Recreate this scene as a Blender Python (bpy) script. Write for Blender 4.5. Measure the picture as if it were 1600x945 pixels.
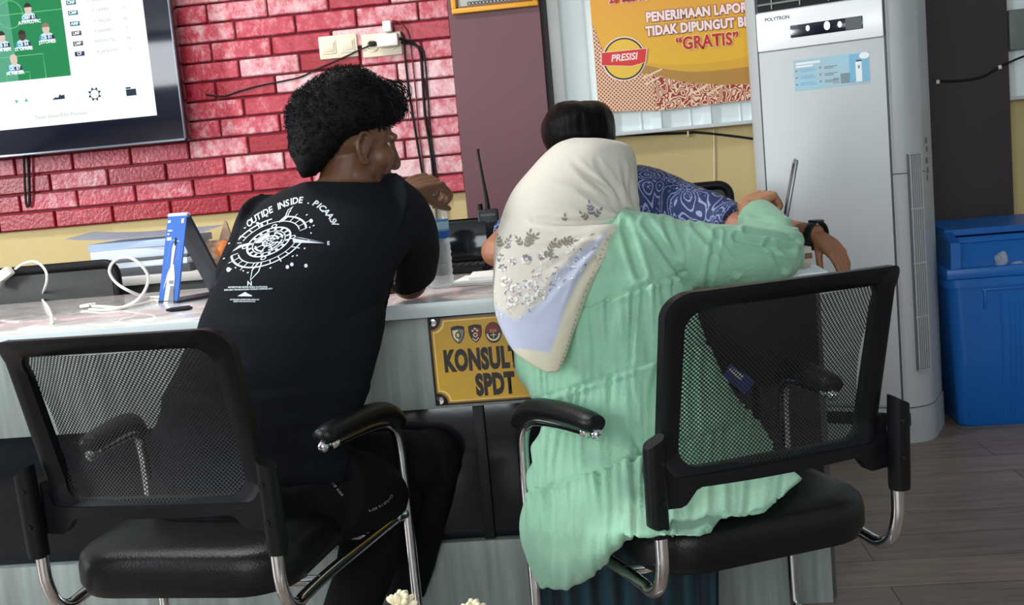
import bpy, bmesh, math, random
import numpy as np
from mathutils import Vector, Matrix, noise
from mathutils.bvhtree import BVHTree
random.seed(7)
for o in list(bpy.data.objects): bpy.data.objects.remove(o, do_unlink=True)
scn = bpy.context.scene
COL = scn.collection
R = math.radians

# ------------------------------------------------------------------ camera, world, lights, exposure
W, H, FPX = 1600, 945, 1750.0
CLOC = Vector((0, 0, 1.10))
yw, pt, rl = R(5.6), R(6.9), R(-5.15)
cF = Vector((-math.sin(yw)*math.cos(pt), math.cos(yw)*math.cos(pt), -math.sin(pt)))
r0 = Vector((math.cos(yw), math.sin(yw), 0)); u0 = r0.cross(cF)
cR = math.cos(rl)*r0 + math.sin(rl)*u0
cU = -math.sin(rl)*r0 + math.cos(rl)*u0
cd = bpy.data.cameras.new('camera'); cam = bpy.data.objects.new('camera', cd); COL.objects.link(cam)
cd.sensor_width = 36; cd.lens = FPX/W*36; cd.clip_start = .02
cam.matrix_world = Matrix(((cR.x, cU.x, -cF.x, CLOC.x), (cR.y, cU.y, -cF.y, CLOC.y), (cR.z, cU.z, -cF.z, CLOC.z), (0, 0, 0, 1)))
scn.camera = cam
def ray(x, y): return cF + cR*((x-W/2)/FPX) - cU*((y-H/2)/FPX)
def at(x, y, Y):
    d = ray(x, y); return CLOC + d*((Y-CLOC.y)/d.y)
def atz(x, y, z):
    d = ray(x, y); return CLOC + d*((z-CLOC.z)/d.z)
def px(P):
    d = Vector(P)-CLOC; z = d.dot(cF)
    return W/2+FPX*d.dot(cR)/z, H/2-FPX*d.dot(cU)/z

scn.view_settings.view_transform = 'Standard'; scn.view_settings.look = 'None'
scn.view_settings.gamma = 1; scn.view_settings.use_curve_mapping = False
scn.view_settings.exposure = 0.15
wd = bpy.data.worlds.new('world'); scn.world = wd; wd.use_nodes = True
wd.node_tree.nodes['Background'].inputs[0].default_value = (.75, .88, 1, 1)
wd.node_tree.nodes['Background'].inputs[1].default_value = 0.35

def area(name, loc, tgt, sx, sy, power, col=(1, 1, 1)):
    l = bpy.data.lights.new(name, 'AREA'); l.shape = 'RECTANGLE'; l.size = sx; l.size_y = sy
    l.energy = power; l.color = col
    o = bpy.data.objects.new(name, l); COL.objects.link(o); o.location = loc
    o.rotation_euler = (Vector(tgt)-Vector(loc)).to_track_quat('-Z', 'Y').to_euler()
    return o
# daylight through the window in the left wall, daylight through the glazed front, ceiling tubes
area('daylight_side_window', (-4.55, 1.15, 1.85), (0, 3.0, 1.2), 0.5, 1.6, 125, (.93, .97, 1))
area('daylight_front_glazing', (-.9, -2.55, 1.9), (-.1, 3, 1.2), 3.2, 1.5, 112, (.93, .97, 1))
area('ceiling_light_panel', (-1.6, 2.9, 2.93), (-1.6, 2.9, 0), 1.4, .4, 42, (1, .98, .94))

# ------------------------------------------------------------------ helpers
def lin(r, g, b):
    f = lambda c: (c/12.92 if c <= .04045 else ((c+.055)/1.055)**2.4)
    return (f(r/255), f(g/255), f(b/255), 1)
MATS = {}
def mat(name, col, rough=.5, metal=0, var=0, vscale=8, bump=0, bscale=60, emit=0, spec=None, glow=False, coat=0, stretch=None, col2=None, sheen=0):
    if name in MATS: return MATS[name]
    m = bpy.data.materials.new(name); m.use_nodes = True; nt = m.node_tree; b = nt.nodes['Principled BSDF']
    c = lin(*col)
    b.inputs['Base Color'].default_value = c; b.inputs['Roughness'].default_value = rough; b.inputs['Metallic'].default_value = metal
    if spec is not None: b.inputs['Specular IOR Level'].default_value = spec
    if coat: b.inputs['Coat Weight'].default_value = coat; b.inputs['Coat Roughness'].default_value = .08
    if sheen: b.inputs['Sheen Weight'].default_value = sheen
    if emit:
        b.inputs['Emission Color'].default_value = c; b.inputs['Emission Strength'].default_value = emit
        if glow: b.inputs['Base Color'].default_value = (.02, .02, .02, 1)
    tc = nt.nodes.new('ShaderNodeTexCoord'); src = tc.outputs['Object']
    if stretch:
        mp = nt.nodes.new('ShaderNodeMapping'); mp.inputs['Scale'].default_value = stretch
        nt.links.new(src, mp.inputs[0]); src = mp.outputs[0]
    if var or col2:
        n = nt.nodes.new('ShaderNodeTexNoise'); n.inputs['Scale'].default_value = vscale; n.inputs['Detail'].default_value = 5
        nt.links.new(src, n.inputs['Vector'])
        rp = nt.nodes.new('ShaderNodeValToRGB'); rp.color_ramp.elements[0].position = .3; rp.color_ramp.elements[1].position = .7
        if col2: a, d = c, lin(*col2)
        else:
            a = tuple(max(0, v*(1-var)) for v in c[:3])+(1,); d = tuple(min(1, v*(1+var)) for v in c[:3])+(1,)
        rp.color_ramp.elements[0].color = a; rp.color_ramp.elements[1].color = d
        nt.links.new(n.outputs['Fac'], rp.inputs[0]); nt.links.new(rp.outputs[0], b.inputs['Base Color'])
    if bump:
        n2 = nt.nodes.new('ShaderNodeTexNoise'); n2.inputs['Scale'].default_value = bscale; n2.inputs['Detail'].default_value = 4
        nt.links.new(src, n2.inputs['Vector'])
        bp = nt.nodes.new('ShaderNodeBump'); bp.inputs['Strength'].default_value = bump; bp.inputs['Distance'].default_value = .004
        nt.links.new(n2.outputs['Fac'], bp.inputs['Height']); nt.links.new(bp.outputs[0], b.inputs['Normal'])
    MATS[name] = m; return m

def tag(o, label, cat, group=None, kind=None):
    o['label'] = label; o['category'] = cat
    if group: o['group'] = group
    if kind: o['kind'] = kind
    return o
def thing(name, label, cat, loc=(0, 0, 0), rz=0, group=None):
    o = bpy.data.objects.new(name, None); COL.objects.link(o); o.location = loc; o.rotation_euler = (0, 0, rz)
    o.empty_display_size = .05
    tag(o, label, cat, group); return o
def link(name, me, m, parent=None, smooth=True, ang=40, world=False):
    o = bpy.data.objects.new(name, me); COL.objects.link(o)
    if m is not None:
        me.materials.clear()
        for mm in (m if isinstance(m, (list, tuple)) else [m]): me.materials.append(mm)
    if smooth:
        me.shade_smooth()
        if ang: me.set_sharp_from_angle(angle=R(ang))
    if parent:
        o.parent = parent
        if world:   # geometry given in world space
            p = parent; M = Matrix.LocRotScale(p.location, p.rotation_euler, None)
            while p.parent:
                p = p.parent; M = Matrix.LocRotScale(p.location, p.rotation_euler, None) @ M
            me.transform(M.inverted())
    return o
def obj(name, bm, m, parent=None, smooth=True, ang=40, world=False):
    bmesh.ops.recalc_face_normals(bm, faces=bm.faces[:])
    me = bpy.data.meshes.new(name); bm.to_mesh(me); bm.free()
    return link(name, me, m, parent, smooth, ang, world)
def struct(name, bm, m, **k):
    o = obj(name, bm, m, **k); o['kind'] = 'structure'; return o
def B(): return bmesh.new()
def box(bm, c, s, bev=0, M=None, seg=2):
    g = bmesh.ops.create_cube(bm, size=1)
    vs = g['verts']
    for v in vs: v.co = Vector((v.co.x*s[0], v.co.y*s[1], v.co.z*s[2]))
    if bev:
        es = list({e for v in vs for e in v.link_edges})
        r = bmesh.ops.bevel(bm, geom=es, offset=bev, segments=seg, profile=.5, affect='EDGES')
        vs = [v for v in r['verts']] + [v for v in vs if v.is_valid]
        vs = list(set(vs))
    T = Matrix.Translation(Vector(c))
    if M is not None: T = T @ M.to_4x4()
    for v in vs: v.co = T @ v.co
    return bm
def catmull(P, n=8, closed=False):
    P = [np.array(p, float) for p in P]; out = []
    N = len(P); rng = N if closed else N-1
    for i in range(rng):
        if closed: a, b, c, d = P[(i-1) % N], P[i], P[(i+1) % N], P[(i+2) % N]
        else:
            b, c = P[i], P[i+1]; a = P[i-1] if i else 2*b-c; d = P[i+2] if i+2 < N else 2*c-b
        for k in range(n):
            t = k/n
            out.append(.5*((2*b)+(-a+c)*t+(2*a-5*b+4*c-d)*t*t+(-a+3*b-3*c+d)*t**3))
    if not closed: out.append(P[-1])
    return out
def tube(bm, pts, r, seg=12, smooth=0, closed=False, flat=None, cap=True):
    """tube through pts (each (x,y,z) ; r scalar or list). flat=(axis vector, factor) squashes the section along an axis."""
    if smooth:
        rr = r if isinstance(r, (list, tuple)) else [r]*len(pts)
        q = catmull([list(p)+[x] for p, x in zip(pts, rr)], smooth, closed)
        pts = [Vector(p[:3]) for p in q]; r = [max(1e-4, float(p[3])) for p in q]
    else:
        pts = [Vector(p) for p in pts]; r = r if isinstance(r, (list, tuple)) else [r]*len(pts)
    n = len(pts); rings = []; up = None
    for i in range(n):
        if closed: t = pts[(i+1) % n]-pts[i-1]
        else: t = pts[min(i+1, n-1)]-pts[max(i-1, 0)]
        t.normalize()
        if up is None:
            up = Vector((0, 0, 1)) if abs(t.z) < .9 else Vector((1, 0, 0))
        s = t.cross(up)
        if s.length < 1e-6: s = t.orthogonal()
        s.normalize(); up = s.cross(t).normalized()
        ring = []
        for k in range(seg):
            a = 2*math.pi*k/seg; d = s*math.cos(a)*r[i]+up*math.sin(a)*r[i]
            if flat: ax = Vector(flat[0]).normalized(); d = d-ax*d.dot(ax)*(1-flat[1])
            ring.append(bm.verts.new(pts[i]+d))
        rings.append(ring)
    for i in range(n if closed else n-1):
        a, b = rings[i], rings[(i+1) % n]
        for k in range(seg):
            bm.faces.new((a[k], a[(k+1) % seg], b[(k+1) % seg], b[k]))
    if cap and not closed:
        bm.faces.new(rings[0][::-1]); bm.faces.new(rings[-1])
    return bm
def capsule(bm, pts, r, seg=12, smooth=6):
    """tube with rounded ends"""
    tube(bm, pts, r, seg, smooth)
    rr = r if isinstance(r, (list, tuple)) else [r]*len(pts)
    ball(bm, pts[0], (rr[0],)*3); ball(bm, pts[-1], (rr[-1],)*3)
    return bm
def ball(bm, c, rad, M=None, u=16, v=12):
    g = bmesh.ops.create_uvsphere(bm, u_segments=u, v_segments=v, radius=1)
    for w in g['verts']:
        p = Vector((w.co.x*rad[0], w.co.y*rad[1], w.co.z*rad[2]))
        if M is not None: p = M @ p
        w.co = p+Vector(c)
    return bm
def cyl(bm, a, b, r, seg=20): return tube(bm, [a, b], r, seg)
def lathe(bm, prof, c=(0, 0, 0), seg=32):
    rings = []
    for (r, z) in prof:
        rings.append([bm.verts.new((c[0]+max(r, 1e-5)*math.cos(2*math.pi*k/seg), c[1]+max(r, 1e-5)*math.sin(2*math.pi*k/seg), c[2]+z)) for k in range(seg)])
    for a, b in zip(rings, rings[1:]):
        for k in range(seg): bm.faces.new((a[k], a[(k+1) % seg], b[(k+1) % seg], b[k]))
    bm.faces.new(rings[0][::-1]); bm.faces.new(rings[-1]); return bm
def prism(bm, poly, f):
    """extrude a 2-D outline; f(u,v,s) -> 3-D with s in {0,1}"""
    a = [bm.verts.new(f(u, v, 0)) for u, v in poly]; b = [bm.verts.new(f(u, v, 1)) for u, v in poly]
    n = len(poly); bm.faces.new(a[::-1]); bm.faces.new(b)
    for i in range(n): bm.faces.new((a[i], a[(i+1) % n], b[(i+1) % n], b[i]))
    return bm
def rrect(w, h, r, n=6, cx=0, cy=0):
    out = []
    for sx, sy, a0 in ((1, 1, 0), (-1, 1, 90), (-1, -1, 180), (1, -1, 270)):
        for k in range(n+1):
            a = R(a0+90*k/n); out.append((cx+sx*(w/2-r)+r*math.cos(a), cy+sy*(h/2-r)+r*math.sin(a)))
    return out
def sloft(bm, rows, n=36, sub=4, e=1.0):
    """closed skin through rows (py, x_left, x_right, Y, depth_radius) measured along the silhouette"""
    rings = []
    for (py, xl, xr, Y, ry) in catmull(rows, sub):
        a = at(xl, py, Y); b = at(xr, py, Y); c = (a+b)/2; h = (b-a)/2
        ring = []
        for k in range(n):
            t = 2*math.pi*k/n; ct, st = math.cos(t), math.sin(t)
            if e != 1: ct = math.copysign(abs(ct)**e, ct); st = math.copysign(abs(st)**e, st)
            ring.append(bm.verts.new(c+h*ct+Vector((0, max(ry, .004)*st, 0))))
        rings.append(ring)
    for a, b in zip(rings, rings[1:]):
        for k in range(n): bm.faces.new((a[k], a[(k+1) % n], b[(k+1) % n], b[k]))
    bm.faces.new(rings[0][::-1]); bm.faces.new(rings[-1]); return bm
def blend(name, bm, voxel=.005, smooth=4, fac=.5):
    """one continuous skin out of overlapping closed forms"""
    bmesh.ops.recalc_face_normals(bm, faces=bm.faces[:])
    me = bpy.data.meshes.new(name+'_tmp'); bm.to_mesh(me); bm.free()
    o = bpy.data.objects.new('tmp', me); COL.objects.link(o)
    r = o.modifiers.new('r', 'REMESH'); r.mode = 'VOXEL'; r.voxel_size = voxel
    s = o.modifiers.new('s', 'SMOOTH'); s.iterations = smooth; s.factor = fac
    bpy.context.view_layer.update()
    out = bpy.data.meshes.new_from_object(o.evaluated_get(bpy.context.evaluated_depsgraph_get()))
    bpy.data.objects.remove(o, do_unlink=True); bpy.data.meshes.remove(me)
    out.name = name; return out
def displace(me, fn):
    """move every vertex along its normal by fn(co, normal)"""
    n = len(me.vertices); co = np.empty(n*3); me.vertices.foreach_get('co', co); co = co.reshape(-1, 3)
    nr = np.empty(n*3); me.vertex_normals.foreach_get('vector', nr); nr = nr.reshape(-1, 3)
    d = np.array([fn(Vector(a), Vector(b)) for a, b in zip(co, nr)])
    co = co+nr*d[:, None]; me.vertices.foreach_set('co', co.ravel()); me.update()
def bvh_of(me): return BVHTree.FromPolygons([v.co.copy() for v in me.vertices], [tuple(p.vertices) for p in me.polygons])
def text_mesh(body, size=1, bold=0, shear=0, align='CENTER', spacing=1.0, sx=1.0):
    c = bpy.data.curves.new('t', 'FONT'); c.body = body; c.size = size; c.offset = bold; c.shear = shear
    c.align_x = align; c.align_y = 'CENTER'; c.space_character = spacing; c.resolution_u = 3
    o = bpy.data.objects.new('t', c); COL.objects.link(o); bpy.context.view_layer.update()
    me = bpy.data.meshes.new_from_object(o.evaluated_get(bpy.context.evaluated_depsgraph_get()))
    bpy.data.objects.remove(o, do_unlink=True); bpy.data.curves.remove(c)
    if sx != 1: me.transform(Matrix.Diagonal((sx, 1, 1, 1)))
    return me
WALLROT = Matrix.Rotation(R(90), 4, 'X')        # text plane -> upright, read from -Y
def wtext(name, body, size, loc, m, parent, bold=0, shear=0, align='CENTER', spacing=1.0, sx=1.0, rot=0):
    me = text_mesh(body, size, bold, shear, align, spacing, sx)
    me.transform(Matrix.Translation(Vector(loc)) @ WALLROT @ Matrix.Rotation(rot, 4, 'Z'))
    return link(name, me, m, parent, smooth=False)
def flat(bm, poly, f):
    bm.faces.new([bm.verts.new(f(u, v)) for u, v in poly]); return bm
def ribbon2(pts, w, closed=False):
    """quads of a 2-D polyline of width w"""
    out = []; n = len(pts); L = []
    for i in range(n):
        a = pts[i-1] if (i or closed) else pts[i]; b = pts[(i+1) % n] if (i < n-1 or closed) else pts[i]
        dx, dy = b[0]-a[0], b[1]-a[1]; l = math.hypot(dx, dy) or 1
        ww = w[i] if isinstance(w, (list, tuple)) else w
        L.append(((pts[i][0]-dy/l*ww/2, pts[i][1]+dx/l*ww/2), (pts[i][0]+dy/l*ww/2, pts[i][1]-dx/l*ww/2)))
    for i in range(n if closed else n-1):
        a, b = L[i], L[(i+1) % n]; out.append([a[0], a[1], b[1], b[0]])
    return out
def circ(cx, cy, r, n=24, a0=0, a1=360):
    return [(cx+r*math.cos(R(a0+(a1-a0)*k/n)), cy+r*math.sin(R(a0+(a1-a0)*k/n))) for k in range(n if a1-a0 == 360 else n+1)]
def pt_seg(p, a, b):
    ax, ay = a; bx, by = b; dx, dy = bx-ax, by-ay; t = ((p[0]-ax)*dx+(p[1]-ay)*dy)/(dx*dx+dy*dy+1e-9)
    t = max(0, min(1, t)); return math.hypot(p[0]-ax-t*dx, p[1]-ay-t*dy), t

# ------------------------------------------------------------------ room shell
YW = 4.40                                        # back wall plane
YR = 4.82                                        # wall plane of the bay at the right
XJ = .93                                         # where the wall steps back, behind the air conditioner
zs = at(1080, 197, YW).z                        # window sill height
beige = mat('beige_paint', (200, 181, 130), .75, var=.05, vscale=3, bump=.08, bscale=40, spec=.2)
maroon = mat('maroon_paint', (104, 66, 72), .5, var=.05, vscale=3)
darkm = mat('shaded_maroon_paint', (48, 38, 40), .55, var=.08, vscale=3)  # maroon of the right pillar darkened: its shade put into the colour
cream = mat('cool_white_paint', (196, 202, 204), .6, var=.04)
# floor: wood planks
def floor_mat():
    m = bpy.data.materials.new('wood_plank_floor'); m.use_nodes = True; nt = m.node_tree; b = nt.nodes['Principled BSDF']
    tc = nt.nodes.new('ShaderNodeTexCoord')
    mp = nt.nodes.new('ShaderNodeMapping'); mp.inputs['Scale'].default_value = (1, 1, 1); nt.links.new(tc.outputs['Object'], mp.inputs[0])
    br = nt.nodes.new('ShaderNodeTexBrick'); br.inputs['Scale'].default_value = 1; br.inputs['Brick Width'].default_value = 1.2; br.inputs['Row Height'].default_value = .18
    br.inputs['Mortar Size'].default_value = .0015; br.inputs['Color1'].default_value = lin(160, 142, 130); br.inputs['Color2'].default_value = lin(140, 124, 113); br.inputs['Mortar'].default_value = lin(60, 50, 46)
    nt.links.new(mp.outputs[0], br.inputs['Vector'])
    m2 = nt.nodes.new('ShaderNodeMapping'); m2.inputs['Scale'].default_value = (1.6, 14, 1); nt.links.new(tc.outputs['Object'], m2.inputs[0])
    n = nt.nodes.new('ShaderNodeTexNoise'); n.inputs['Scale'].default_value = 3; n.inputs['Detail'].default_value = 8; n.inputs['Roughness'].default_value = .65
    nt.links.new(m2.outputs[0], n.inputs['Vector'])
    rp = nt.nodes.new('ShaderNodeValToRGB'); rp.color_ramp.elements[0].position = .3; rp.color_ramp.elements[0].color = (.45, .42, .40, 1); rp.color_ramp.elements[1].position = .7; rp.color_ramp.elements[1].color = (1, 1, 1, 1)
    nt.links.new(n.outputs['Fac'], rp.inputs[0])
    mx = nt.nodes.new('ShaderNodeMixRGB'); mx.blend_type = 'MULTIPLY'; mx.inputs[0].default_value = .8
    nt.links.new(br.outputs['Color'], mx.inputs[1]); nt.links.new(rp.outputs[0], mx.inputs[2]); nt.links.new(mx.outputs[0], b.inputs['Base Color'])
    b.inputs['Roughness'].default_value = .42
    return m
X0, X1, Y0 = -4.7, 3.2, -2.7
struct('floor', box(B(), ((X0+X1)/2, (YR+.2+Y0)/2, -.05), (X1-X0+.4, YR+.4-Y0, .1)), floor_mat(), smooth=False)
struct('ceiling', box(B(), ((X0+X1)/2, (YR+.2+Y0)/2, 3.05), (X1-X0+.4, YR+.4-Y0, .1)), cream, smooth=False)
struct('wall_back', box(B(), ((X0+XJ)/2, YW+.06, (zs-.013)/2), (XJ-X0, .12, zs-.013)), beige, smooth=False)
zs2 = at(1592, 151, YR).z
struct('wall_back_bay', box(B(), ((X1+XJ)/2, YR+.06, (zs2-.013)/2), (X1-XJ, .12, zs2-.013)), beige, smooth=False)
struct('wall_back_return', box(B(), (XJ-.03, (YW+YR)/2+.03, 1.5), (.06, YR-YW+.1, 3)), beige, smooth=False)     # beige dado below the glazing
struct('wall_back_upper', box(B(), ((X0-.60)/2, YW+.06, (3+zs-.013)/2), (-.60-X0, .12, 3-zs+.013)), beige, smooth=False)
struct('wall_back_header', box(B(), ((XJ-.60)/2, YW+.06, 2.75), (XJ+.60, .12, .5)), beige, smooth=False)
# left wall with a window opening, front wall with a wide glazed opening, right wall
wl = B(); yo0, yo1, zo0, zo1 = .6, 1.7, .95, 2.75
box(wl, (X0-.05, (Y0+yo0)/2, 1.5), (.1, yo0-Y0, 3)); box(wl, (X0-.05, (YW+yo1)/2, 1.5), (.1, YW-yo1, 3))
box(wl, (X0-.05, (yo0+yo1)/2, zo0/2), (.1, yo1-yo0, zo0)); box(wl, (X0-.05, (yo0+yo1)/2, (3+zo1)/2), (.1, yo1-yo0, 3-zo1))
struct('wall_left', wl, cream, smooth=False)
wf = B(); xo0, xo1, zf0, zf1 = -2.6, .8, 1.0, 2.75
box(wf, ((X0+xo0)/2, Y0-.05, 1.5), (xo0-X0, .1, 3)); box(wf, ((X1+xo1)/2, Y0-.05, 1.5), (X1-xo1, .1, 3))
box(wf, ((xo0+xo1)/2, Y0-.05, zf0/2), (xo1-xo0, .1, zf0)); box(wf, ((xo0+xo1)/2, Y0-.05, (3+zf1)/2), (xo1-xo0, .1, 3-zf1))
struct('wall_front', wf, cream, smooth=False)
struct('wall_right', box(B(), (X1+.05, (YR+Y0)/2, 1.5), (.1, YR-Y0, 3)), cream, smooth=False)

# brick cladding: red painted bricks standing proud of dark mortar
zb = at(375, 331, YW-.02).z                      # underside of the lowest course
xr_top = at(703, 0, YW-.02).x; xr = at(731, 300, YW-.02).x
def brick_mat():
    m = bpy.data.materials.new('red_gloss_brick'); m.use_nodes = True; nt = m.node_tree; b = nt.nodes['Principled BSDF']
    tc = nt.nodes.new('ShaderNodeTexCoord')
    at_ = nt.nodes.new('ShaderNodeAttribute'); at_.attribute_name = 'tone'
    n = nt.nodes.new('ShaderNodeTexNoise'); n.inputs['Scale'].default_value = 22; n.inputs['Detail'].default_value = 9; n.inputs['Roughness'].default_value = .78
    mp = nt.nodes.new('ShaderNodeMapping'); mp.inputs['Scale'].default_value = (1, 1, .8); nt.links.new(tc.outputs['Object'], mp.inputs[0]); nt.links.new(mp.outputs[0], n.inputs['Vector'])
    ad = nt.nodes.new('ShaderNodeMath'); ad.operation = 'ADD'; nt.links.new(n.outputs['Fac'], ad.inputs[0]); nt.links.new(at_.outputs['Fac'], ad.inputs[1])
    rp = nt.nodes.new('ShaderNodeValToRGB'); E = rp.color_ramp.elements
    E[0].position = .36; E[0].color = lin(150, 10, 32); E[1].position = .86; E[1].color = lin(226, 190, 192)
    e = E.new(.60); e.color = lin(186, 62, 80)  # pale stops: whitewashed paint with gloss sheen put into the colour
    nt.links.new(ad.outputs[0], rp.inputs[0]); nt.links.new(rp.outputs[0], b.inputs['Base Color'])
    n2 = nt.nodes.new('ShaderNodeTexNoise'); n2.inputs['Scale'].default_value = 70; n2.inputs['Detail'].default_value = 5; nt.links.new(tc.outputs['Object'], n2.inputs['Vector'])
    bp = nt.nodes.new('ShaderNodeBump'); bp.inputs['Strength'].default_value = .45; bp.inputs['Distance'].default_value = .006
    nt.links.new(n2.outputs['Fac'], bp.inputs['Height']); nt.links.new(bp.outputs[0], b.inputs['Normal'])
    b.inputs['Roughness'].default_value = .33; b.inputs['Specular IOR Level'].default_value = .55
    return m
mortar = mat('dark_red_mortar', (112, 8, 28), .6, var=.1, bump=.3)
struct('trim_1', box(B(), ((X0+xr)/2, YW-.004, (zb+3)/2), (xr-X0, .016, 3-zb)), mortar, smooth=False)
bb = B(); lay = bb.verts.layers.float.new('tone'); row = 0; z = zb; P = .0743; BW = .243
while z < 2.1:
    x = xr-(BW*.5 if row % 2 else BW*.93)-.004; x1 = xr-.004
    first = True
    while x1 > -3.3:
        x = max(x, -3.4)
        if x1-x > .03:
            n0 = len(bb.verts)
            g = bmesh.ops.create_cube(bb, size=1); vs = g['verts']
            w, h = x1-x-.008, P-.008
            tilt = Matrix.Rotation(random.uniform(-.016, .016), 3, 'Z') @ Matrix.Rotation(random.uniform(-.016, .016), 3, 'X')
            for v in vs: v.co = Vector((v.co.x*w, v.co.y*.02, v.co.z*h))
            r = bmesh.ops.bevel(bb, geom=list({e for v in vs for e in v.link_edges}), offset=.004, segments=1, affect='EDGES')
            vs = set(r['verts']) | {v for v in vs if v.is_valid}
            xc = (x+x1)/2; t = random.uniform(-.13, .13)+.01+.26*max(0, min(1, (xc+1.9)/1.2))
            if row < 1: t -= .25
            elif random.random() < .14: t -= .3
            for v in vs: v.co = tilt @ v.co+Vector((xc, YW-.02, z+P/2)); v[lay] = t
        x1 = x; x = x1-BW
    z += P; row += 1
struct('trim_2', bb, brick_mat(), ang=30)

# maroon pillar between the bricks and the window, dark pillar behind the air conditioner
pl_x1 = at(843, 20, YW-.1).x
struct('trim_3', box(B(), ((xr+pl_x1)/2, YW-.05, 1.5), (pl_x1-xr, .1, 3)), maroon, smooth=False)
xd = at(862, 120, YW-.03).x
struct('trim_4', box(B(), ((pl_x1+xd)/2, YW-.02, 1.5+.62), (xd-pl_x1, .05, 1.76)), darkm, smooth=False)
rp0 = at(1425, 150, YR-.1).x; rp1 = at(1578, 150, YR-.1).x
struct('wall_back_bay_header', box(B(), ((X1+XJ)/2, YR+.06, 2.75), (X1-XJ, .12, .5)), beige, smooth=False)
struct('trim_5', box(B(), ((rp0+rp1)/2, YR-.05, 1.5), (rp1-rp0, .1, 3)), darkm, smooth=False)

# windows: white frame round corrugated sheeting
white = mat('white_frame', (222, 226, 222), .4)
sheet = mat('corrugated_sheet', (214, 226, 228), .35, emit=.10)  # faint emission stands in for daylight behind the sheet
def corrug(x0, x1, z0, z1, Y):
    bm = B(); pitch = .19; x = x0; prof = []
    while x < x1+pitch:
        prof += [(x, 0), (x+.085, 0), (x+.092, -.006), (x+.1, 0), (x+.128, 0), (x+.136, -.028), (x+.168, -.028), (x+.176, 0)]; x += pitch
    prof = [(min(max(a, x0), x1), b) for a, b in prof]
    a = [bm.verts.new((u, Y+v, z0)) for u, v in prof]; b = [bm.verts.new((u, Y+v, z1)) for u, v in prof]
    for i in range(len(prof)-1):
        if abs(prof[i][0]-prof[i+1][0])+abs(prof[i][1]-prof[i+1][1]) > 1e-6: bm.faces.new((a[i], a[i+1], b[i+1], b[i]))
    return bm
def window(n, x0, x1, YW=YW, zs=zs):
    bm = B(); f = .045
    box(bm, (x0+f/2, YW, (zs+2.5)/2), (f, .07, 2.5-zs), .004); box(bm, (x1-f/2, YW, (zs+2.5)/2), (f, .07, 2.5-zs), .004)
    box(bm, ((x0+x1)/2, YW, 2.48), (x1-x0-2*f, .07, f), .004)
    w = struct('window_%d' % n, bm, white)
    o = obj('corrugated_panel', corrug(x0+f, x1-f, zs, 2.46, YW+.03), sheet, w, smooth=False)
    s = obj('window_sill', box(B(), ((x0+x1)/2, YW-.02, zs-.006), (x1-x0, .09, .014), .003), cream, w)
window(1, xd+.002, XJ-.065)
window(2, rp1+.002, X1-.05, YR, zs2)

# ------------------------------------------------------------------ service counter
ZC = .80; YC0, YC1 = 2.60, 3.50
black = mat('black_plastic', (17, 19, 22), .42, bump=.05, bscale=300, spec=.2)
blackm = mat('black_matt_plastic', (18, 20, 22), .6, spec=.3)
leather = mat('black_leather', (17, 18, 20), .36, bump=.25, bscale=220, spec=.26)
chrome = mat('chrome', (225, 228, 230), .12, metal=1)
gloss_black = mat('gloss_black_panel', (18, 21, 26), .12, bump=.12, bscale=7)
whitep = mat('white_plastic', (228, 228, 222), .35)
paper = mat('white_paper', (236, 236, 232), .7)
def marble_mat():
    m = bpy.data.materials.new('glossy_marble_laminate'); m.use_nodes = True; nt = m.node_tree; b = nt.nodes['Principled BSDF']
    tc = nt.nodes.new('ShaderNodeTexCoord')
    n = nt.nodes.new('ShaderNodeTexNoise'); n.inputs['Scale'].default_value = 3.5; n.inputs['Detail'].default_value = 6; n.inputs['Distortion'].default_value = 2.2
    nt.links.new(tc.outputs['Object'], n.inputs['Vector'])
    rp = nt.nodes.new('ShaderNodeValToRGB'); E = rp.color_ramp.elements
    E[0].position = .44; E[0].color = lin(206, 202, 200); E[1].position = .56; E[1].color = lin(196, 190, 188)
    e = E.new(.5); e.color = lin(226, 225, 222)
    nt.links.new(n.outputs['Fac'], rp.inputs[0]); nt.links.new(rp.outputs[0], b.inputs['Base Color'])
    b.inputs['Roughness'].default_value = .1; b.inputs['Specular IOR Level'].default_value = .7
    return m
marble = marble_mat()
edge = mat('pale_edge_band', (214, 226, 228), .3, var=.05, vscale=5)
gwood = mat('grey_green_wood_laminate', (134, 144, 140), .45, var=.22, vscale=5, stretch=(9, 9, .5))
xe = at(1290, 428, YC0).x
cxl, cxr = -3.0, xe
counter = thing('service_counter', 'long service counter with glossy marble top and grey wood front behind the two chairs', 'counter', ((cxl+cxr)/2, (YC0+YC1)/2, 0))
def cpart(n, c, s, m, bev=.002, **k): return obj(n, box(B(), c, s, bev), m, counter, world=True, **k)
cpart('countertop', ((cxl+cxr)/2, (YC0+YC1)/2, ZC-.0175), (cxr-cxl, YC1-YC0-.006, .035), marble)
cpart('edge_band', ((cxl+cxr)/2, YC0-.001, ZC-.018), (cxr-cxl+.001, .008, .036), edge)
cpart('end_edge_band', (cxr+.001, (YC0+YC1)/2, ZC-.018), (.008, YC1-YC0+.008, .036), edge)
zp0 = at(640, 640, YC0+.03).z; zb0 = at(700, 846, YC0+.03).z
xk = at(1045, 560, YC0).x
cpart('front_panel', ((cxl+xk)/2, YC0+.035, (ZC-.036+zp0)/2), (xk-cxl-.04, .03, ZC-.036-zp0), gwood)
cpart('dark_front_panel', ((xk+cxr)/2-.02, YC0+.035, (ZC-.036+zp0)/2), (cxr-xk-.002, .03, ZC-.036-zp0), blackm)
cpart('recess_panel', ((cxl+cxr)/2, YC0+.06, (zp0+zb0)/2), (cxr-cxl-.04, .02, zp0-zb0+.02), gloss_black)
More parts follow.
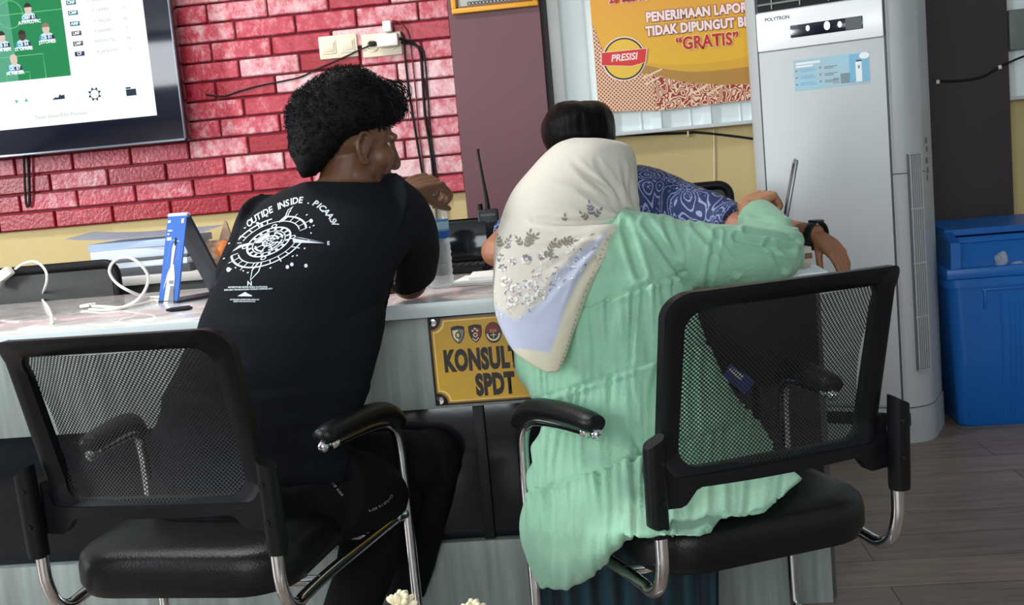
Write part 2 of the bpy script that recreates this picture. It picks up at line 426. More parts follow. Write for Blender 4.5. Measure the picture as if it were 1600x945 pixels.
cpart('base_panel', ((cxl+cxr)/2, YC0+.035, zb0/2), (cxr-cxl-.04, .03, zb0), gwood)
cpart('side_panel', (cxr-.02, (YC0+YC1)/2+.02, (ZC-.036)/2), (.03, YC1-YC0-.07, ZC-.036), mat('shaded_grey_wood_laminate', (86, 88, 84), .5, var=.22, vscale=5, stretch=(9, 9, .5)))  # wood laminate darkened here, shade of the counter end put into its colour
pcd = at(1153, 592, YC0+.018)
bcd = thing('blue_card', 'small blue and white card stuck aslant on the dark counter front behind the mesh chair', 'card', pcd)
obj('card', box(B(), (0, 0, 0), (.070, .002, .038), 0, Matrix.Rotation(R(40), 3, 'Y')), mat('card_blue', (70, 90, 170), .4), bcd, smooth=False)
obj('white_strip', box(B(), Matrix.Rotation(R(40), 3, 'Y') @ Vector((-.012, -.0012, .008)), (.04, .001, .012), 0, Matrix.Rotation(R(40), 3, 'Y')), paper, bcd, smooth=False)
xt = at(757, 740, YC0+.04).x
cpart('recess_post', (xt, YC0+.044, (zp0+zb0)/2), (.026, .03, zp0-zb0), blackm)

# yellow sign plate fixed to the counter front
YS = YC0+.012
def S(x, y, d=0): return at(x, y, YS-d)
p00 = S(668, 497); p10 = S(680, 634)
sx0 = (p00.x+p10.x)/2; szt, szb = S(668, 497).z, S(680, 634).z
sw = .50; szm = (szt+szb)/2; sh = szt-szb
sign = thing('counter_sign', 'gold nameplate reading KONSULTASI on the counter front beside the woman', 'sign', (sx0+sw/2, YS, szm))
gold = mat('gold_sign', (206, 160, 46), .4, var=.12, vscale=5)
bronze = mat('bronze_border', (150, 110, 50), .35)
pale_gold = mat('pale_gold', (236, 200, 110), .35)
obj('sign_board', box(B(), (0, .004, 0), (sw, .010, sh), .001), mat('dark_sign_back', (40, 34, 26), .4), sign)
def notched(w, h, r, n=6):
    out = []
    for cx, cy, a0 in ((w/2, h/2, 270), (-w/2, h/2, 0), (-w/2, -h/2, 90), (w/2, -h/2, 180)):
        out += [(cx+r*math.cos(R(a0-90*k/n)), cy+r*math.sin(R(a0-90*k/n))) for k in range(n+1)]
    return out
def plate(name, poly, d, m, parent, t=.0006):
    return obj(name, prism(B(), poly, lambda u, v, s: Vector((u, -d-t*s, v))), m, parent, smooth=False)
plate('sign_border', notched(sw-.012, sh-.008, .026), .001, bronze, sign)
plate('sign_border', notched(sw-.020, sh-.016, .026), .0018, pale_gold, sign)
plate('sign_field', notched(sw-.027, sh-.023, .027), .0026, gold, sign)
ink = mat('dark_brown_ink', (36, 26, 20), .5)
for sx in (-1, 1):
    for sz in (-1, 1):
        o = obj('screw', lathe(B(), [(.0095, 0), (.0085, .003), (.004, .0036)], seg=16), chrome, sign)
        o.rotation_euler = (R(90), 0, 0); o.location = (sx*(sw/2-.013), -.001, sz*(sh/2-.012))
def SL(x, y): p = S(x, y); return p.x-(sx0+sw/2), p.z-szm
kx, kz = SL(694, 566); _, kz2 = SL(754, 602)
wtext('lettering', 'KONSULTASI', .068, (kx, -.0036, kz), ink, sign, bold=.0042, align='LEFT', spacing=1.07, sx=.56)
sx_, _ = SL(744, 602)
wtext('lettering', 'SPDT', .068, (sx_, -.0036, kz2), ink, sign, bold=.0042, align='LEFT', spacing=1.07, sx=.56)
shield = [(-.5, .55), (-.3, .62), (0, .66), (.3, .62), (.5, .55), (.5, .1), (.42, -.25), (.22, -.55), (0, -.72), (-.22, -.55), (-.42, -.25), (-.5, .1)]
greyb = mat('grey_emblem', (120, 122, 118), .4); redb = mat('dark_red_emblem', (110, 36, 30), .4); creamb = mat('cream_emblem', (226, 214, 190), .4)
def emb(cx, cy, w, kind):
    ex, ez = SL(cx, cy)
    P = lambda pts, s=1: [(ex+a*w*s, ez+b*w*s) for a, b in pts]
    if kind < 2:
        plate('emblem', P(shield), .0034, ink, sign)
        plate('emblem', P(shield, .86), .0041, greyb if kind == 0 else redb, sign)
        plate('emblem', P([(-.46, .54), (0, .62), (.46, .54), (.46, .34), (0, .42), (-.46, .34)]), .0048, ink, sign)
        if kind == 0:
            plate('emblem', P([(-.4, .3), (0, .36), (0, -.6), (-.34, -.2)]), .0048, creamb, sign)
            plate('emblem', [(ex+.2*w*math.cos(R(a)), ez-.05*w+.26*w*math.sin(R(a))) for a in range(0, 360, 20)], .0055, ink, sign)
            plate('emblem', [(ex+.11*w*math.cos(R(a)), ez-.05*w+.17*w*math.sin(R(a))) for a in range(0, 360, 20)], .0062, pale_gold, sign)
        else:
            plate('emblem', P([(-.42, .3), (-.02, .35), (-.02, -.5), (-.34, -.2)]), .0048, ink, sign)
            for a, b in ((-.18, .2), (.16, .2), (0, .34)): plate('emblem', circ(ex+a*w, ez+b*w, .08*w, 10), .0055, creamb, sign)
            plate('emblem', circ(ex, ez-.12*w, .17*w, 16), .0055, creamb, sign); plate('emblem', circ(ex, ez-.12*w, .1*w, 16), .0062, redb, sign)
            plate('emblem', P([(-.24, -.32), (0, -.5), (.24, -.32), (.24, -.4), (0, -.6), (-.24, -.4)]), .0055, creamb, sign)
    else:
        el = lambda s, n=28: [(ex+.55*w*s*math.cos(2*math.pi*k/n), ez+.7*w*s*math.sin(2*math.pi*k/n)) for k in range(n)]
        plate('emblem', el(1), .0034, ink, sign)
        plate('emblem', [p for p in el(.92, 40) if p[1] > ez-.02*w], .0041, redb, sign)
        for a in (-.16, 0, .16): plate('emblem', P([(a-.06, .02), (a+.06, .02), (a+.06, .2), (a, .3), (a-.06, .2)]), .0048, mat('orange_emblem', (196, 110, 70), .4), sign)
        out = [(ex+.46*w*math.cos(R(a)), ez-.05*w+.5*w*math.sin(R(a))) for a in range(180, 361, 15)]+[(ex+.34*w*math.cos(R(a)), ez-.05*w+.38*w*math.sin(R(a))) for a in range(360, 179, -15)]
        plate('emblem', out, .0048, creamb, sign)
        plate('emblem', P([(-.03, -.02), (.03, -.02), (.03, -.34), (-.03, -.34)]), .0048, creamb, sign)
        plate('emblem', P([(-.2, -.12), (.2, -.12), (.2, -.17), (-.2, -.17)]), .0048, creamb, sign)
emb(716, 522, .032, 0); emb(743, 520, .032, 1); emb(771, 519, .036, 2)

# ------------------------------------------------------------------ visitor chairs
def mesh_mat():
    m = bpy.data.materials.new('perforated_black_mesh'); m.use_nodes = True; nt = m.node_tree; b = nt.nodes['Principled BSDF']; out = nt.nodes['Material Output']
    b.inputs['Base Color'].default_value = lin(20, 22, 24); b.inputs['Roughness'].default_value = .6
    uv = nt.nodes.new('ShaderNodeUVMap')
    mp = nt.nodes.new('ShaderNodeMapping'); mp.inputs['Scale'].default_value = (180, 180, 1); mp.inputs['Rotation'].default_value = (0, 0, R(45)); nt.links.new(uv.outputs[0], mp.inputs[0])
    fr = nt.nodes.new('ShaderNodeVectorMath'); fr.operation = 'FRACTION'; nt.links.new(mp.outputs[0], fr.inputs[0])
    sb = nt.nodes.new('ShaderNodeVectorMath'); sb.operation = 'SUBTRACT'; sb.inputs[1].default_value = (.5, .5, 0); nt.links.new(fr.outputs[0], sb.inputs[0])
    ln = nt.nodes.new('ShaderNodeVectorMath'); ln.operation = 'LENGTH'; nt.links.new(sb.outputs[0], ln.inputs[0])
    lt = nt.nodes.new('ShaderNodeMath'); lt.operation = 'LESS_THAN'; lt.inputs[1].default_value = .36; nt.links.new(ln.outputs['Value'], lt.inputs[0])
    tr = nt.nodes.new('ShaderNodeBsdfTransparent'); mx = nt.nodes.new('ShaderNodeMixShader')
    nt.links.new(lt.outputs[0], mx.inputs[0]); nt.links.new(b.outputs[0], mx.inputs[1]); nt.links.new(tr.outputs[0], mx.inputs[2]); nt.links.new(mx.outputs[0], out.inputs[0])
    return m
meshm = mesh_mat()
PW = .238           # half spacing of the two back posts
def bk(u, v):       # point of the curved back surface; u -1..1 across, v 0..1 upwards (chair space)
    y = -.236+.1157*v-.2077*v*v-.052*(1-u*u)*(.45+.55*v)
    return Vector((u*(.221-.006*math.sin(math.pi*v)+.006*v**4), y, .528+.340*v+.012*max(0, v-.8)*5*u*u))
def make_chair(name, label, loc, rz):
    t = thing(name, label, 'chair', loc, rz, None)
    # seat
    bm = B(); rg = []
    for z, k in ((.348, .90), (.354, .965), (.375, 1.0), (.405, 1.0), (.424, .985), (.435, .94), (.441, .80), (.444, .45), (.445, .1)):
        ring = []
        for (u, v) in rrect(.464*k, .47*k, .10*k, 8):
            ring.append(bm.verts.new((u, v-.0, z-(max(0, v-.12)**2*1.4 if z > .36 else 0))))
        rg.append(ring)
    for a, b in zip(rg, rg[1:]):
        n_ = len(a)
        for i in range(n_): bm.faces.new((a[i], a[(i+1) % n_], b[(i+1) % n_], b[i]))
    bm.faces.new(rg[0][::-1]); bm.faces.new(rg[-1])
    obj('seat', bm, leather, t, ang=0)
    # back frame: rounded tube outline sweeping round the curved surface
    def outline(k, n=10):
        pts = []
        r = .2*k
        for (cu, cv, a0) in ((1, 1, 0), (-1, 1, 90), (-1, 0, 180), (1, 0, 270)):
            for i in range(n+1):
                a = R(a0+90*i/n); pts.append((cu*(k-r)+r*math.cos(a), cv+(-1 if cv else 1)*(r*.62+(1-k)*.5)+r*.62*math.sin(a)))
        return pts
    fr = B(); rings = []
    oo, ii = outline(1.0), outline(.84)
    N = len(oo)
    prof = [(0, 0), (0.0, -.012), (.25, -.017), (.6, -.013), (1, -.008), (1, .012), (.5, .016), (0, .012)]
    for i in range(N):
        ring = []
        for s, d in prof:
            u = oo[i][0]*(1-s)+ii[i][0]*s; v = oo[i][1]*(1-s)+ii[i][1]*s
            ring.append(fr.verts.new(bk(u, v)+Vector((0, d, 0))))
        rings.append(ring)
    for i in range(N):
        a, b = rings[i], rings[(i+1) % N]
        for k in range(len(prof)): fr.faces.new((a[k], a[(k+1) % len(prof)], b[(k+1) % len(prof)], b[k]))
    obj('back_frame', fr, black, t, ang=50)
    # mesh panel
    mb = B(); uvl = mb.loops.layers.uv.new('UVMap'); G = 20; gv = [[None]*(G+1) for _ in range(G+1)]
    for i in range(G+1):
        for j in range(G+1):
            gv[i][j] = mb.verts.new(bk(-.86+1.72*i/G, .06+.87*j/G))
    for i in range(G):
        for j in range(G):
            f = mb.faces.new((gv[i][j], gv[i+1][j], gv[i+1][j+1], gv[i][j+1]))
            for l in f.loops: l[uvl].uv = (l.vert.co.x, l.vert.co.z)
    obj('mesh_panel', mb, meshm, t, ang=0)
    # lower bracket: an arched strap under the frame reaching both posts
    lb = B(); top = []; bot = []; NB = 48
    for i in range(NB+1):
        u = -1.04+2.08*i/NB; au = abs(u)
        k = max(0, min(1, (au-.70)/.16)); k = k*k*(3-2*k)
        zt = .545+.045*max(0, (au-.9)/.14); zb_ = .524-.032*k
        y = bk(max(-1, min(1, u)), .0).y-.004
        top.append(Vector((u*.222, y, zt))); bot.append(Vector((u*.222, y, zb_)))
    rows = []
    for dy in (-.010, .012):
        rows.append(([lb.verts.new(p+Vector((0, dy, 0))) for p in top], [lb.verts.new(p+Vector((0, dy, 0))) for p in bot]))
    (ta, ba), (tb, bb2) = rows
    for i in range(NB):
        lb.faces.new((ta[i], ta[i+1], ba[i+1], ba[i])); lb.faces.new((tb[i], bb2[i], bb2[i+1], tb[i+1]))
        lb.faces.new((ta[i], tb[i], tb[i+1], ta[i+1])); lb.faces.new((ba[i], ba[i+1], bb2[i+1], bb2[i]))
    for i in (0, NB): lb.faces.new((ta[i], ba[i], bb2[i], tb[i]))
    obj('back_bracket', lb, black, t, ang=35)
    for s in (-1, 1):
        # post sleeve (black, slanted top, two screws)
        pb = B(); pr = [(.452, .0165), (.462, .018), (.60, .018), (.632, .017)]; rg = []
        for z, r_ in pr:
            rg.append([pb.verts.new((s*(PW+.005)+r_*math.copysign(abs(math.cos(2*math.pi*k/24))**.75, math.cos(2*math.pi*k/24)), -.262-(z-.452)*.05+.019*math.copysign(abs(math.sin(2*math.pi*k/24))**.75, math.sin(2*math.pi*k/24)), z-(.022*(.5+.5*s*math.cos(2*math.pi*k/24)) if z > .61 else 0))) for k in range(24)])
        for a, b in zip(rg, rg[1:]):
            for k in range(24): pb.faces.new((a[k], a[(k+1) % 24], b[(k+1) % 24], b[k]))
        pb.faces.new(rg[0][::-1]); pb.faces.new(rg[-1])
        po = obj('back_post', pb, black, t, ang=45)
        for zz in (.515, .585):
            sc = obj('screw', lathe(B(), [(.0052, 0), (.0046, .003), (.001, .0032)], seg=10), mat('screw_black', (8, 8, 9), .3), po); sc.location = (s*PW, -.2805-(zz-.452)*.05, zz); sc.rotation_euler = (R(90), 0, 0)
        # chrome side frame: J tube from the post under the seat, front leg, arm tube, floor runner
        sf = B()
        tube(sf, [(s*PW, -.262, .50), (s*PW, -.262, .43), (s*PW, -.258, .395), (s*PW, -.240, .355), (s*PW, -.205, .333), (s*PW, -.16, .333), (s*(PW+.01), -.05, .338), (s*.288, .19, .35), (s*.300, .225, .355), (s*.313, .245, .358)], .0120, 14, 6)
        tube(sf, [(s*.263, -.015, .588), (s*.275, .06, .586), (s*.292, .15, .582), (s*.304, .20, .574), (s*.311, .232, .552), (s*.3135, .246, .515), (s*.314, .25, .45), (s*.314, .252, .25), (s*.314, .252, .06), (s*.314, .24, .025), (s*.312, .20, .0135), (s*.295, 0, .0135), (s*.275, -.22, .0135)], .0125, 14, 5)
        obj('side_frame', sf, chrome, t, ang=0)
        # arm pad: padded bar that turns down at the front
        ab = B(); path = [(.256, -.045, .608), (.262, -.02, .610), (.273, .05, .611), (.287, .12, .610), (.300, .18, .604), (.310, .215, .590), (.316, .243, .566)]
        tube(ab, [(s*x, y, z) for x, y, z in path], [.021, .0255, .027, .027, .027, .026, .022], 18, 5, flat=((0, 0, 1), .80))
        ao = obj('armrest', ab, leather, t, ang=0)
        obj('bolt', ball(B(), (s*.256, -.040, .588), (.0125, .0125, .0125)), chrome, ao, ang=0)
    cb = B(); tube(cb, [(-.275, -.22, .0135), (.275, -.22, .0135)], .0125, 12)
    obj('floor_bar', cb, chrome, t, ang=0)
    sb = B(); tube(sb, [(-.245, -.1, .337), (.245, -.1, .337)], .011, 12); tube(sb, [(-.275, .14, .346), (.275, .14, .346)], .011, 12)
    obj('seat_support', sb, chrome, t, ang=0)
    return t
def place(mx, my, ang):     # from the midpoint of the two posts
    a = R(ang); return (mx-math.sin(a)*.262, my+math.cos(a)*.262, 0), a
l, a = place(-.885, 1.92, -7)
chairA = make_chair('visitor_chair', 'black mesh-back chrome visitor chair under the man in the black T-shirt', l, a)
l, a = place(.256, 1.956, 22.7)
chairB = make_chair('visitor_chair', 'black mesh-back chrome visitor chair under the woman in green', l, a)

# ------------------------------------------------------------------ wall television
tvY = YW-.17
tb = at(292, 219, tvY); TW, TH = 1.23, .72
tvz0 = tb.z; tvx1 = tb.x
tv = thing('wall_television', 'wall-mounted flat television showing a green football line-up screen', 'television', (tvx1-TW/2, tvY, tvz0+TH/2))
obj('cabinet', box(B(), (0, .03, 0), (TW, .045, TH), .006), mat('tv_black', (16, 18, 24), .25), tv)
obj('wall_bracket', box(B(), (0, .10, 0), (.4, .13, .3), .004), blackm, tv)
glassb = mat('tv_glass', (14, 18, 34), .08, spec=.8)
obj('bezel', box(B(), (0, .004, 0), (TW-.004, .01, TH-.004), .002), glassb, tv)
rim = B()
for c_, s_ in (((0, -.002, -TH/2+.004), (TW, .014, .008)), ((0, -.002, TH/2-.004), (TW, .014, .008)), ((TW/2-.003, -.002, 0), (.006, .014, TH)), ((-TW/2+.003, -.002, 0), (.006, .014, TH))): box(rim, c_, s_, .001)
obj('rim', rim, mat('silver_rim', (110, 118, 128), .3, metal=.6), tv)
def T(x, y): p = at(x, y, tvY-.002); return p.x-(tvx1-TW/2), p.z-(tvz0+TH/2)
def scr(name, col, e=1.0): return mat('screen_'+name, col, .5, emit=e, spec=.0, glow=True)
s_br = T(246, 180); s_tr = T(222, 0)
scw = scr('white', (246, 252, 255), .98)
scrx1 = (s_br[0]+s_tr[0])/2; scrz0 = s_br[1]
Z1 = TH/2-.03; X0s = -TW/2+.055
def pl(poly, d, m, name='screen_mark', par=None): return obj(name, flat(B(), poly, lambda u, v: Vector((u, -.001-d, v))), m, par or screen, smooth=False)
def rect(x0, z0, x1, z1): return [(x0, z0), (x1, z0), (x1, z1), (x0, z1)]
screen = obj('screen', flat(B(), rect(X0s, scrz0, scrx1, Z1), lambda u, v: Vector((u, -.0015, v))), scw, tv, smooth=False)
g1 = T(111, 117); gz = T(60, 123)[1]; gx1 = (g1[0]+T(95, 0)[0])/2
pl(rect(X0s, gz, gx1, Z1), .001, scr('pitch_green', (0, 150, 84), .75))
lx = T(20, 60)[0]; pl(rect(X0s, gz, lx, Z1), .0014, scr('pitch_light', (96, 190, 150), .7))
lineM = scr('line', (120, 214, 150), .8)
zc = T(60, 18)[1]; xm = T(15, 20)[0]
polyl = [rect(X0s, zc-.0015, gx1, zc+.0015)]
x_a, z_a = T(60, 86); x_b = x_a+.0
polyl += ribbon2(circ(xm, zc, .052, 28), .003, True)
pb0, pb1 = T(65, 84); polyl += ribbon2([(xm-.2, pb1), (pb0+.006, pb1), (pb0+.006, gz)], .003); pc = T(46, 112); polyl += ribbon2([(pc[0]-.095, gz), (pc[0]-.095, pc[1]), (pc[0], pc[1]), (pc[0], gz)], .003)
lb_ = B()
for q in polyl: flat(lb_, q, lambda u, v: Vector((u, -.0030, v)))
obj('pitch_lines', lb_, lineM, screen, smooth=False)
kit = scr('kit', (210, 240, 245), .9); skinp = scr('skin_pale', (236, 214, 200), .8); skind = scr('skin_dark', (92, 66, 56), .6); hairs = scr('hair', (52, 44, 48), .5); hairb = scr('hair_fair', (190, 150, 120), .6)
navy = scr('navy', (30, 54, 110), .6); cyan = scr('cyan', (60, 170, 215), .8); teal = scr('teal', (0, 140, 150), .7); plum = scr('plum', (96, 66, 92), .6); greyt = scr('grey_text', (196, 204, 208), .8); tealt = scr('pale_teal', (120, 206, 180), .8)
def player(x, y, head, hair, code, nm):
    cx, cz = T(x, y); s = .0155
    pl([(cx-2.0*s, cz-3.0*s), (cx+2.0*s, cz-3.0*s), (cx+1.5*s, cz-1.3*s), (cx+.6*s, cz-.9*s), (cx-.6*s, cz-.9*s), (cx-1.5*s, cz-1.3*s)], .0025, kit)
    pl([(cx+a*s*.95, cz+b*s*1.25) for a, b in circ(0, 0, 1, 16)], .0032, head)
    pl([(cx+a*s*1.02, cz+b*s*1.3) for a, b in circ(0, .12, 1, 12, 10, 170)], .0038, hair)
    pl(rect(cx-1.9*s, cz-2.6*s, cx+1.9*s, cz-1.6*s), .0040, navy); pl(rect(cx-1.9*s, cz-2.6*s, cx-.2*s, cz-1.6*s), .0044, cyan)
    wtext('lettering', code, .017, (cx, -.0056, cz-2.1*s), scw, screen, bold=.0004)
    wtext('lettering', nm, .0165, (cx, -.0056, cz-3.2*s), scw, screen, bold=.0006)
player(44, 14, skinp, hairs, 'DMF 81', 'A.PAVLOVIC')
player(35, 56, skind, hairs, 'CB 84', 'D. UPAME')
player(72, 45, skinp, hairb, 'CB 81', 'J.STONES')
player(3, 58, skinp, hairs, 'CB 84', 'KIM MIN')
player(22, 94, skinp, skinp, 'GK 87', 'M. NEUER')
for i, (x, y, code, m, nm, no) in enumerate([(111, 4, 'CMF', teal, 'L.GORETZKA', '8'), (114, 20, 'CMF', teal, 'K. LAIMER', '27'), (117, 37, 'AMF', teal, 'T. MULLER', '25'), (119.5, 52, 'LMF', plum, 'S. GNABRY', '7'), (122, 68, 'LMF', plum, 'MATHYS TEL', '39'), (124.5, 84, 'CF', navy, 'N. JACKSON', '11')]):
    cx, cz = T(x, y); pl(rect(cx-.0195, cz-.0085, cx+.0195, cz+.0085), .001, m)
    wtext('lettering', code, .016, (cx, -.0035, cz), scw, screen, bold=.0005)
    a, b = T(x+43, y-3); wtext('lettering', nm, .015, (a, -.0025, cz), greyt, screen)
    a, b = T(x+80, y); wtext('lettering', no, .015, (a, -.0025, cz), greyt, screen)
a, b = T(95, 180); wtext('lettering', 'Team Sheet/Edit Position', .021, (a, -.0025, b), greyt, screen)
a, b = T(26, 159); pl([(a-.008, b+.006), (a+.008, b+.006), (a, b-.008)], .001, tealt)
a, b = T(41, 156); pl([(a-.008, b-.007), (a+.008, b-.007), (a, b+.008)], .001, tealt)
inkS = scr('ink', (26, 56, 92), .5)
a, b = T(91, 152); pl([(a-.026, b-.008), (a+.026, b-.008), (a+.026, b+.008), (a+.012, b+.006), (a+.008, b+.012), (a, b-.001), (a-.012, b+.001)], .001, inkS)
a, b = T(148, 147); q = B()
for qq in ribbon2(circ(a, b, .018, 24), .003, True): flat(q, qq, lambda u, v: Vector((u, -.0025, v)))
for k in range(8):
    cx, cz = a+.022*math.cos(R(45*k+20)), b+.022*math.sin(R(45*k+20)); flat(q, circ(cx, cz, .0042, 8), lambda u, v: Vector((u, -.0025, v)))
obj('gear_icon', q, inkS, screen, smooth=False)
a, b = T(205, 144); pl(rect(a-.02, b-.013, a+.02, b+.012), .001, inkS); pl(rect(a-.02, b+.014, a, b+.02), .001, inkS)
# cable looped below the television
lp = [at(37, 236, YW-.05), at(39, 290, YW-.045), at(41, 318, YW-.045), at(44, 322, YW-.045), at(46, 305, YW-.045), at(43, 236, YW-.05)]
tag(obj('cable_loop', tube(B(), lp, .005, 8, 5), blackm, ang=0), 'black cable loop hanging below the television on the bricks', 'cable')

# ------------------------------------------------------------------ switch and socket plates
YB = YW-.031
def wallplate(name, label, cat, x, y, w, h):
    p = at(x, y, YB); t = thing(name, label, cat, p); return t
ivory = mat('ivory_plastic', (224, 212, 186), .35)
sw_ = wallplate('light_switch', 'ivory double light switch on the bricks left of the socket', 'switch', 529, 73, 0, 0)
obj('plate', box(B(), (0, -.004, 0), (.152, .009, .088), .004), ivory, sw_)
for dx in (-.037, .037):
    r_ = obj('rocker_frame', box(B(), (dx, -.010, 0), (.056, .005, .05), .002), mat('ivory_light', (232, 222, 200), .3), sw_)
    obj('rocker', box(B(), (dx, -.0135, 0), (.044, .005, .036), .0015, Matrix.Rotation(R(5), 3, 'X')), ivory, r_)
so = wallplate('power_socket', 'ivory double wall socket with plugs in it right of the light switch', 'socket', 597, 70, 0, 0)
obj('plate', box(B(), (0, -.004, 0), (.156, .009, .088), .004), ivory, so)
for dx in (-.037, .037):
    bm = lathe(B(), [(.024, 0), (.024, .004), (.019, .004), (.018, -.004)], seg=24)
    o = obj('socket_ring', bm, ivory, so); o.rotation_euler = (R(90), 0, 0); o.location = (dx, -.009, 0)
ad = thing('plug_adaptor', 'white multi-way plug adaptor pushed into the right half of the socket', 'plug adaptor', at(608, 64, YB-.012))
obj('body', box(B(), (0, -.022, 0), (.082, .04, .048), .006), whitep, ad)
pg = thing('charger_plug', 'white phone charger block standing on top of the plug adaptor', 'charger', at(607, 44, YB-.014))
obj('body', box(B(), (0, -.018, .004), (.034, .034, .042), .006), whitep, pg)
bpg = thing('black_plug', 'black two-pin plug in the left half of the wall socket', 'plug', at(583, 69, YB-.012))
obj('body', box(B(), (0, -.012, 0), (.028, .022, .018), .004), blackm, bpg)
def wire(name, label, pts, r=.0035, m=None, cat='cable', sm=6, group=None):
    return tag(obj(name, tube(B(), pts, r, 8, sm), m or blackm, ang=0), label, cat, group)
wy = YW-.036
wire('power_cable', 'thin black cable running left from the wall socket across the bricks', [at(583, 69, wy-.014), at(562, 78, wy-.012), at(530, 93, wy-.006), at(495, 108, wy), at(470, 120, wy), at(440, 127, wy), at(405, 134, wy), at(372, 143, wy), at(350, 150, wy), at(322, 148, wy)], .003)
wire('power_cable', 'leftmost black cable hanging from the wall socket behind the man', [at(627, 50, wy-.01), at(631, 62, wy-.012), at(634, 100, wy), at(640, 150, wy), at(648, 200, wy), at(657, 255, wy), at(664, 300, wy), at(668, 360, wy)], .0042)
wire('power_cable', 'red-brown cable looping over the socket and down beside the black ones', [at(612, 32, wy-.02), at(622, 34, wy-.02), at(634, 44, wy-.012), at(640, 60, wy), at(645, 100, wy), at(650, 150, wy), at(654, 200, wy), at(660, 250, wy), at(668, 320, wy)], .0026, mat('red_brown_cable', (104, 30, 36), .5))
wire('power_cable', 'thick black cable hanging right of the socket down past the bottle', [at(624, 60, wy-.02), at(638, 64, wy-.006), at(650, 70, wy), at(657, 85, wy), at(660, 120, wy), at(664, 180, wy), at(672, 230, wy), at(677, 275, wy), at(684, 360, wy)], .005)
wire('power_cable', 'rightmost thin dark cable hanging beside the maroon pillar edge bricks', [at(626, 66, wy-.012), at(645, 70, wy-.004), at(660, 76, wy), at(664, 95, wy), at(668, 140, wy), at(672, 200, wy), at(680, 260, wy), at(688, 320, wy)], .003)

# picture frame at the top of the pillar
pf0, pf1 = at(706, 21, YW-.12), at(841, 10, YW-.12)
pfx, pfw = (pf0.x+pf1.x)/2, pf1.x-pf0.x; pfz = (pf0.z+pf1.z)/2; FH = .24
frm = thing('picture_frame', 'gold framed certificate hanging at the top of the maroon pillar', 'picture', (pfx, YW-.115, pfz+FH/2))
goldf = mat('gold_frame', (226, 160, 36), .35, bump=.1)
fb = B()
for c_, s_ in (((0, 0, -FH/2+.0095), (pfw, .02, .019)), ((0, 0, FH/2-.0095), (pfw, .02, .019)), ((pfw/2-.0095, 0, 0), (.019, .02, FH-.036)), ((-pfw/2+.0095, 0, 0), (.019, .02, FH-.036))): box(fb, c_, s_, .004)
obj('frame', fb, goldf, frm)
ib = B()
for c_, s_ in (((0, 0.003, -FH/2+.022), (pfw-.036, .014, .008)), ((pfw/2-.022, .003, 0), (.008, .014, FH-.04)), ((-pfw/2+.022, .003, 0), (.008, .014, FH-.04))): box(ib, c_, s_, .001)
obj('inner_moulding', ib, mat('dark_gold', (120, 70, 24), .4), frm)
pc_ = obj('certificate', box(B(), (0, .006, 0), (pfw-.04, .006, FH-.04), 0), mat('grey_print', (170, 170, 160), .4), frm, smooth=False)
wtext('lettering', 'ooooooooooooooo', .03, (0, .0025, -FH/2+.036), mat('grey_ink', (80, 80, 84), .5), pc_, bold=.001, spacing=.8)

# ------------------------------------------------------------------ banner
bY = YW-.02
def Bn(x, y): p = at(x, y, bY); return p.x, p.z
bx0 = (Bn(936, 176)[0]+Bn(921, 0)[0])/2; bz0 = (Bn(936, 174)[1]+Bn(1190, 152)[1])/2; BWd, BH = .86, .70
ban = thing('wall_banner', 'orange and yellow banner reading GRATIS hung over the corrugated-sheeted window', 'banner', (bx0+BWd/2, bY, bz0+BH/2))
def bl(x, y): a, b = Bn(x, y); return a-(bx0+BWd/2), b-(bz0+BH/2)
def bmatr():
    m = bpy.data.materials.new('banner_orange'); m.use_nodes = True; nt = m.node_tree; b = nt.nodes['Principled BSDF']
    tc = nt.nodes.new('ShaderNodeTexCoord'); sp = nt.nodes.new('ShaderNodeSeparateXYZ'); nt.links.new(tc.outputs['Object'], sp.inputs[0])
    mr = nt.nodes.new('ShaderNodeMapRange'); mr.inputs[1].default_value = -.2; mr.inputs[2].default_value = .1; nt.links.new(sp.outputs['Z'], mr.inputs[0])
    rp = nt.nodes.new('ShaderNodeValToRGB'); rp.color_ramp.elements[0].color = lin(226, 178, 30); rp.color_ramp.elements[1].color = lin(230, 158, 52)
    nt.links.new(mr.outputs[0], rp.inputs[0]); nt.links.new(rp.outputs[0], b.inputs['Base Color']); b.inputs['Roughness'].default_value = .45
    return m
obj('sheet', box(B(), (0, .001, 0), (BWd, .002, BH), 0), bmatr(), ban, smooth=False)
def bp(name, poly, d, m): return obj(name, flat(B(), poly, lambda u, v: Vector((u, -.0005-d, v))), m, ban, smooth=False)
def arc_edge(pxs): return [tuple(np.array(p[:2])) for p in catmull([bl(*p) for p in pxs], 6)]
botL, botR = (-BWd/2, -BH/2), (BWd/2, -BH/2)
tl_ = Bn(930, 60)
e1 = arc_edge([(940, 70), (985, 92), (1040, 103), (1090, 105), (1140, 100), (1188, 88)])
x_r = BWd/2
def to_right(e): return e+[(x_r, e[-1][1]+.06)]
bp('yellow_swoosh', to_right(arc_edge([(1000, 98), (1050, 101), (1100, 99), (1150, 92), (1187, 83)]))+[botR, botL], .0004, mat('banner_gold_dark', (214, 164, 36), .45))
bp('brown_swoosh', to_right(arc_edge([(1000, 100), (1040, 108), (1085, 112), (1140, 108), (1188, 101)]))+[botR, botL], .0008, mat('banner_brown', (176, 128, 48), .45))
